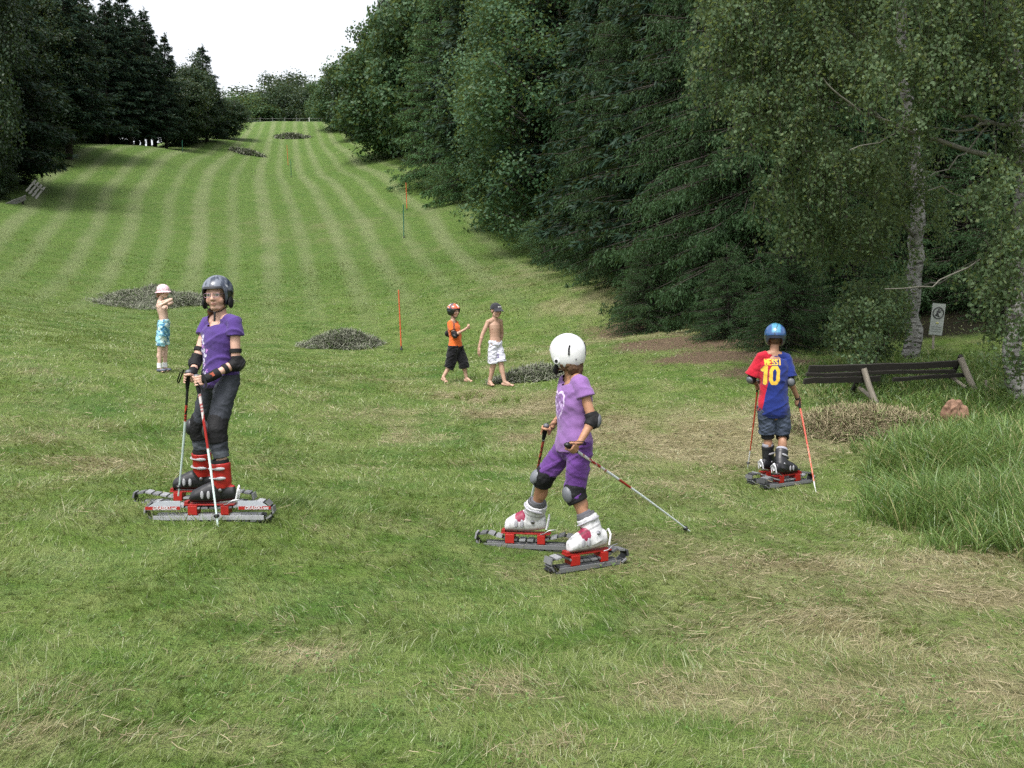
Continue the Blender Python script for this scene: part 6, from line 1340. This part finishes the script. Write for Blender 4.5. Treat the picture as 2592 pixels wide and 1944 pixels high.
# ================================================================== boy in the black cap and white shorts
f1 = gd((1080+1300*.15672, 740+1530*.15672)); f2 = gd((1080+1020*.15672, 740+1502*.15672)); d0 = (f1[1]+f2[1])/2
per = thing('person', (f1+f2)/2, 'bare chested boy in a black cap and white football shorts walking barefoot', 'boy')
J = dict(head=Q5(1122,292,d0-.02), sl=Q5(1192,470,d0+.06), sr=Q5(992,478,d0-.06), el=Q5(1216,660,d0+.13), er=Q5(898,690,d0-.08), wl=Q5(1195,830,d0+.16), wr=Q5(852,868,d0-.10),
    hl=Q5(1146,830,d0+.04), hr=Q5(1072,830,d0-.03), kl=Q5(1202,1165,d0), kr=Q5(1075,1185,d0+.02), al=Q5(1258,1430,d0-.04), ar=Q5(1018,1440,d0+.05), tf=nz(A3(.50,-.87,0)), bend=A3(0,0,0), wide=.86)
J['al'][2] = f1[2]+.065; J['ar'][2] = f2[2]+.065; J['tl'] = A3(J['al'][0]+.145, J['al'][1]-.05, f1[2]+.016); J['tr'] = A3(J['ar'][0]+.06, J['ar'][1]-.11, f2[2]+.014)
s = .98; F = frame((.62,-.78,-.10))
def hands(a): open_hand(a, J['wr'], A3(-.12,-.05,-1), A3(-.7,-.5,0), s*1.1, .45, 1); open_hand(a, J['wl'], A3(0,0,-1), A3(.9,0,0), s, .5, -1)
def nipples_navel_shade(v, c):
    sc = (J['sl']+J['sr'])/2; l_ = nz(np.cross((0,0,1), J['tf'])); x = (v-sc)@l_; z = v[:,2]-sc[2]; fr = ((v-sc)@J['tf']) > .02
    for k in (-1,1): c[fr & (np.hypot(x-.062*k, z+.115) < .009)] = (.30,.14,.10)
    c[fr & (np.hypot(x, z+.29) < .006)] = (.22,.11,.08); return c  # navel: its shading is painted into the skin colour as a dark dot
body_mesh(J, s, F, per, (.38,.235,.17), extra=hands, clothed=False, feet=True, vox=.0045, paint=nipples_navel_shade)
def c_sh(v, nr):
    c = np.tile(A3(.56,.56,.65),(len(v),1)); q = Q5(1152,1022,d0); x = (v[:,0]-q[0])/.0155; z = (v[:,2]-q[2])/.024; fr = v[:,1] < J['kl'][1]-.01
    d = stroke_dist(x, z, [((-1,1),(1,1)),((-1,1),(-1,0)),((-1,0),(1,0)),((1,0),(1,-1)),((1,-1),(-1,-1))]); c[fr & (d < .33)] = (.08,.06,.16); return c
legs(J, s, per, cloth_m, 'football_shorts', .88, r0=.068, r1=.084, grow=.018, colf=c_sh, vox=.005, disp=.014, top=.22, dscale=13)
CAP = A3(.022,.022,.028)
hm = helmet(per, J['head'], F, s, lambda x,y,z,inner,pa,u: np.tile(CAP,(len(x),1)), 'cap', rl=.084, rf=.102, ru=.086, brow=.046, side=.020, back=.0, t=.004, off=(0,-.010,.034), f0=30, f1=80); hm.data.materials.clear(); hm.data.materials.append(cloth_m)
qh = lambda x,y,z: J['head']+(F[0]*x+F[1]*y+F[2]*z)*s
a = Acc(); V = []
for dz in (0,-.004):
    for rr in (.98,1.25,1.52,1.72):
        for k in range(15): t = -1.05+2.1*k/14; e = 1+(rr-1)*math.cos(t*1.15); V.append(qh(.083*math.sin(t)*(1+(rr-1)*.25), -.010+.101*math.cos(t)*e, .050-.055*(rr-.98)-.018*t*t*(rr > 1)+dz))
ff = [(i*15+k, i*15+k+1, (i+1)*15+k+1, (i+1)*15+k) for i in range(3) for k in range(14)]; ff += [tuple(60+j for j in q[::-1]) for q in ff]; ed = list(range(15))+[15*i+14 for i in range(1,4)]+[45+k for k in range(13,-1,-1)]+[15*i for i in range(2,0,-1)]
ff += [(ed[i], ed[i]+60, ed[(i+1)%len(ed)]+60, ed[(i+1)%len(ed)]) for i in range(len(ed))]; a.add(V, ff); put(a, 'brim', cloth_m, hm, CAP*1.4)
a = Acc()
for k in range(6): t = -.36+.12*k; a.box(qh(.088*math.sin(t), -.010+.1045*math.cos(t), .066), (.0035,.0025,.0075+.0015*(k%2)), (nz(F[0]*math.cos(t)-F[1]*math.sin(t)), nz(F[0]*math.sin(t)+F[1]*math.cos(t)), F[2]))
a.tube([qh(.0895*math.sin(t), -.010+.1035*math.cos(t), .066) for t in np.linspace(-.36,.26,8)], .0035, 6); put(a, 'cap_lettering', cloth_m, hm, (.6,.6,.6), flat=True)
hair_blob(per, [(qh(0,-.035,.022), (.076,.070,.045), F), (qh(0,-.055,-.02), (.056,.040,.035), F)], (.11,.06,.03), disp=.003)
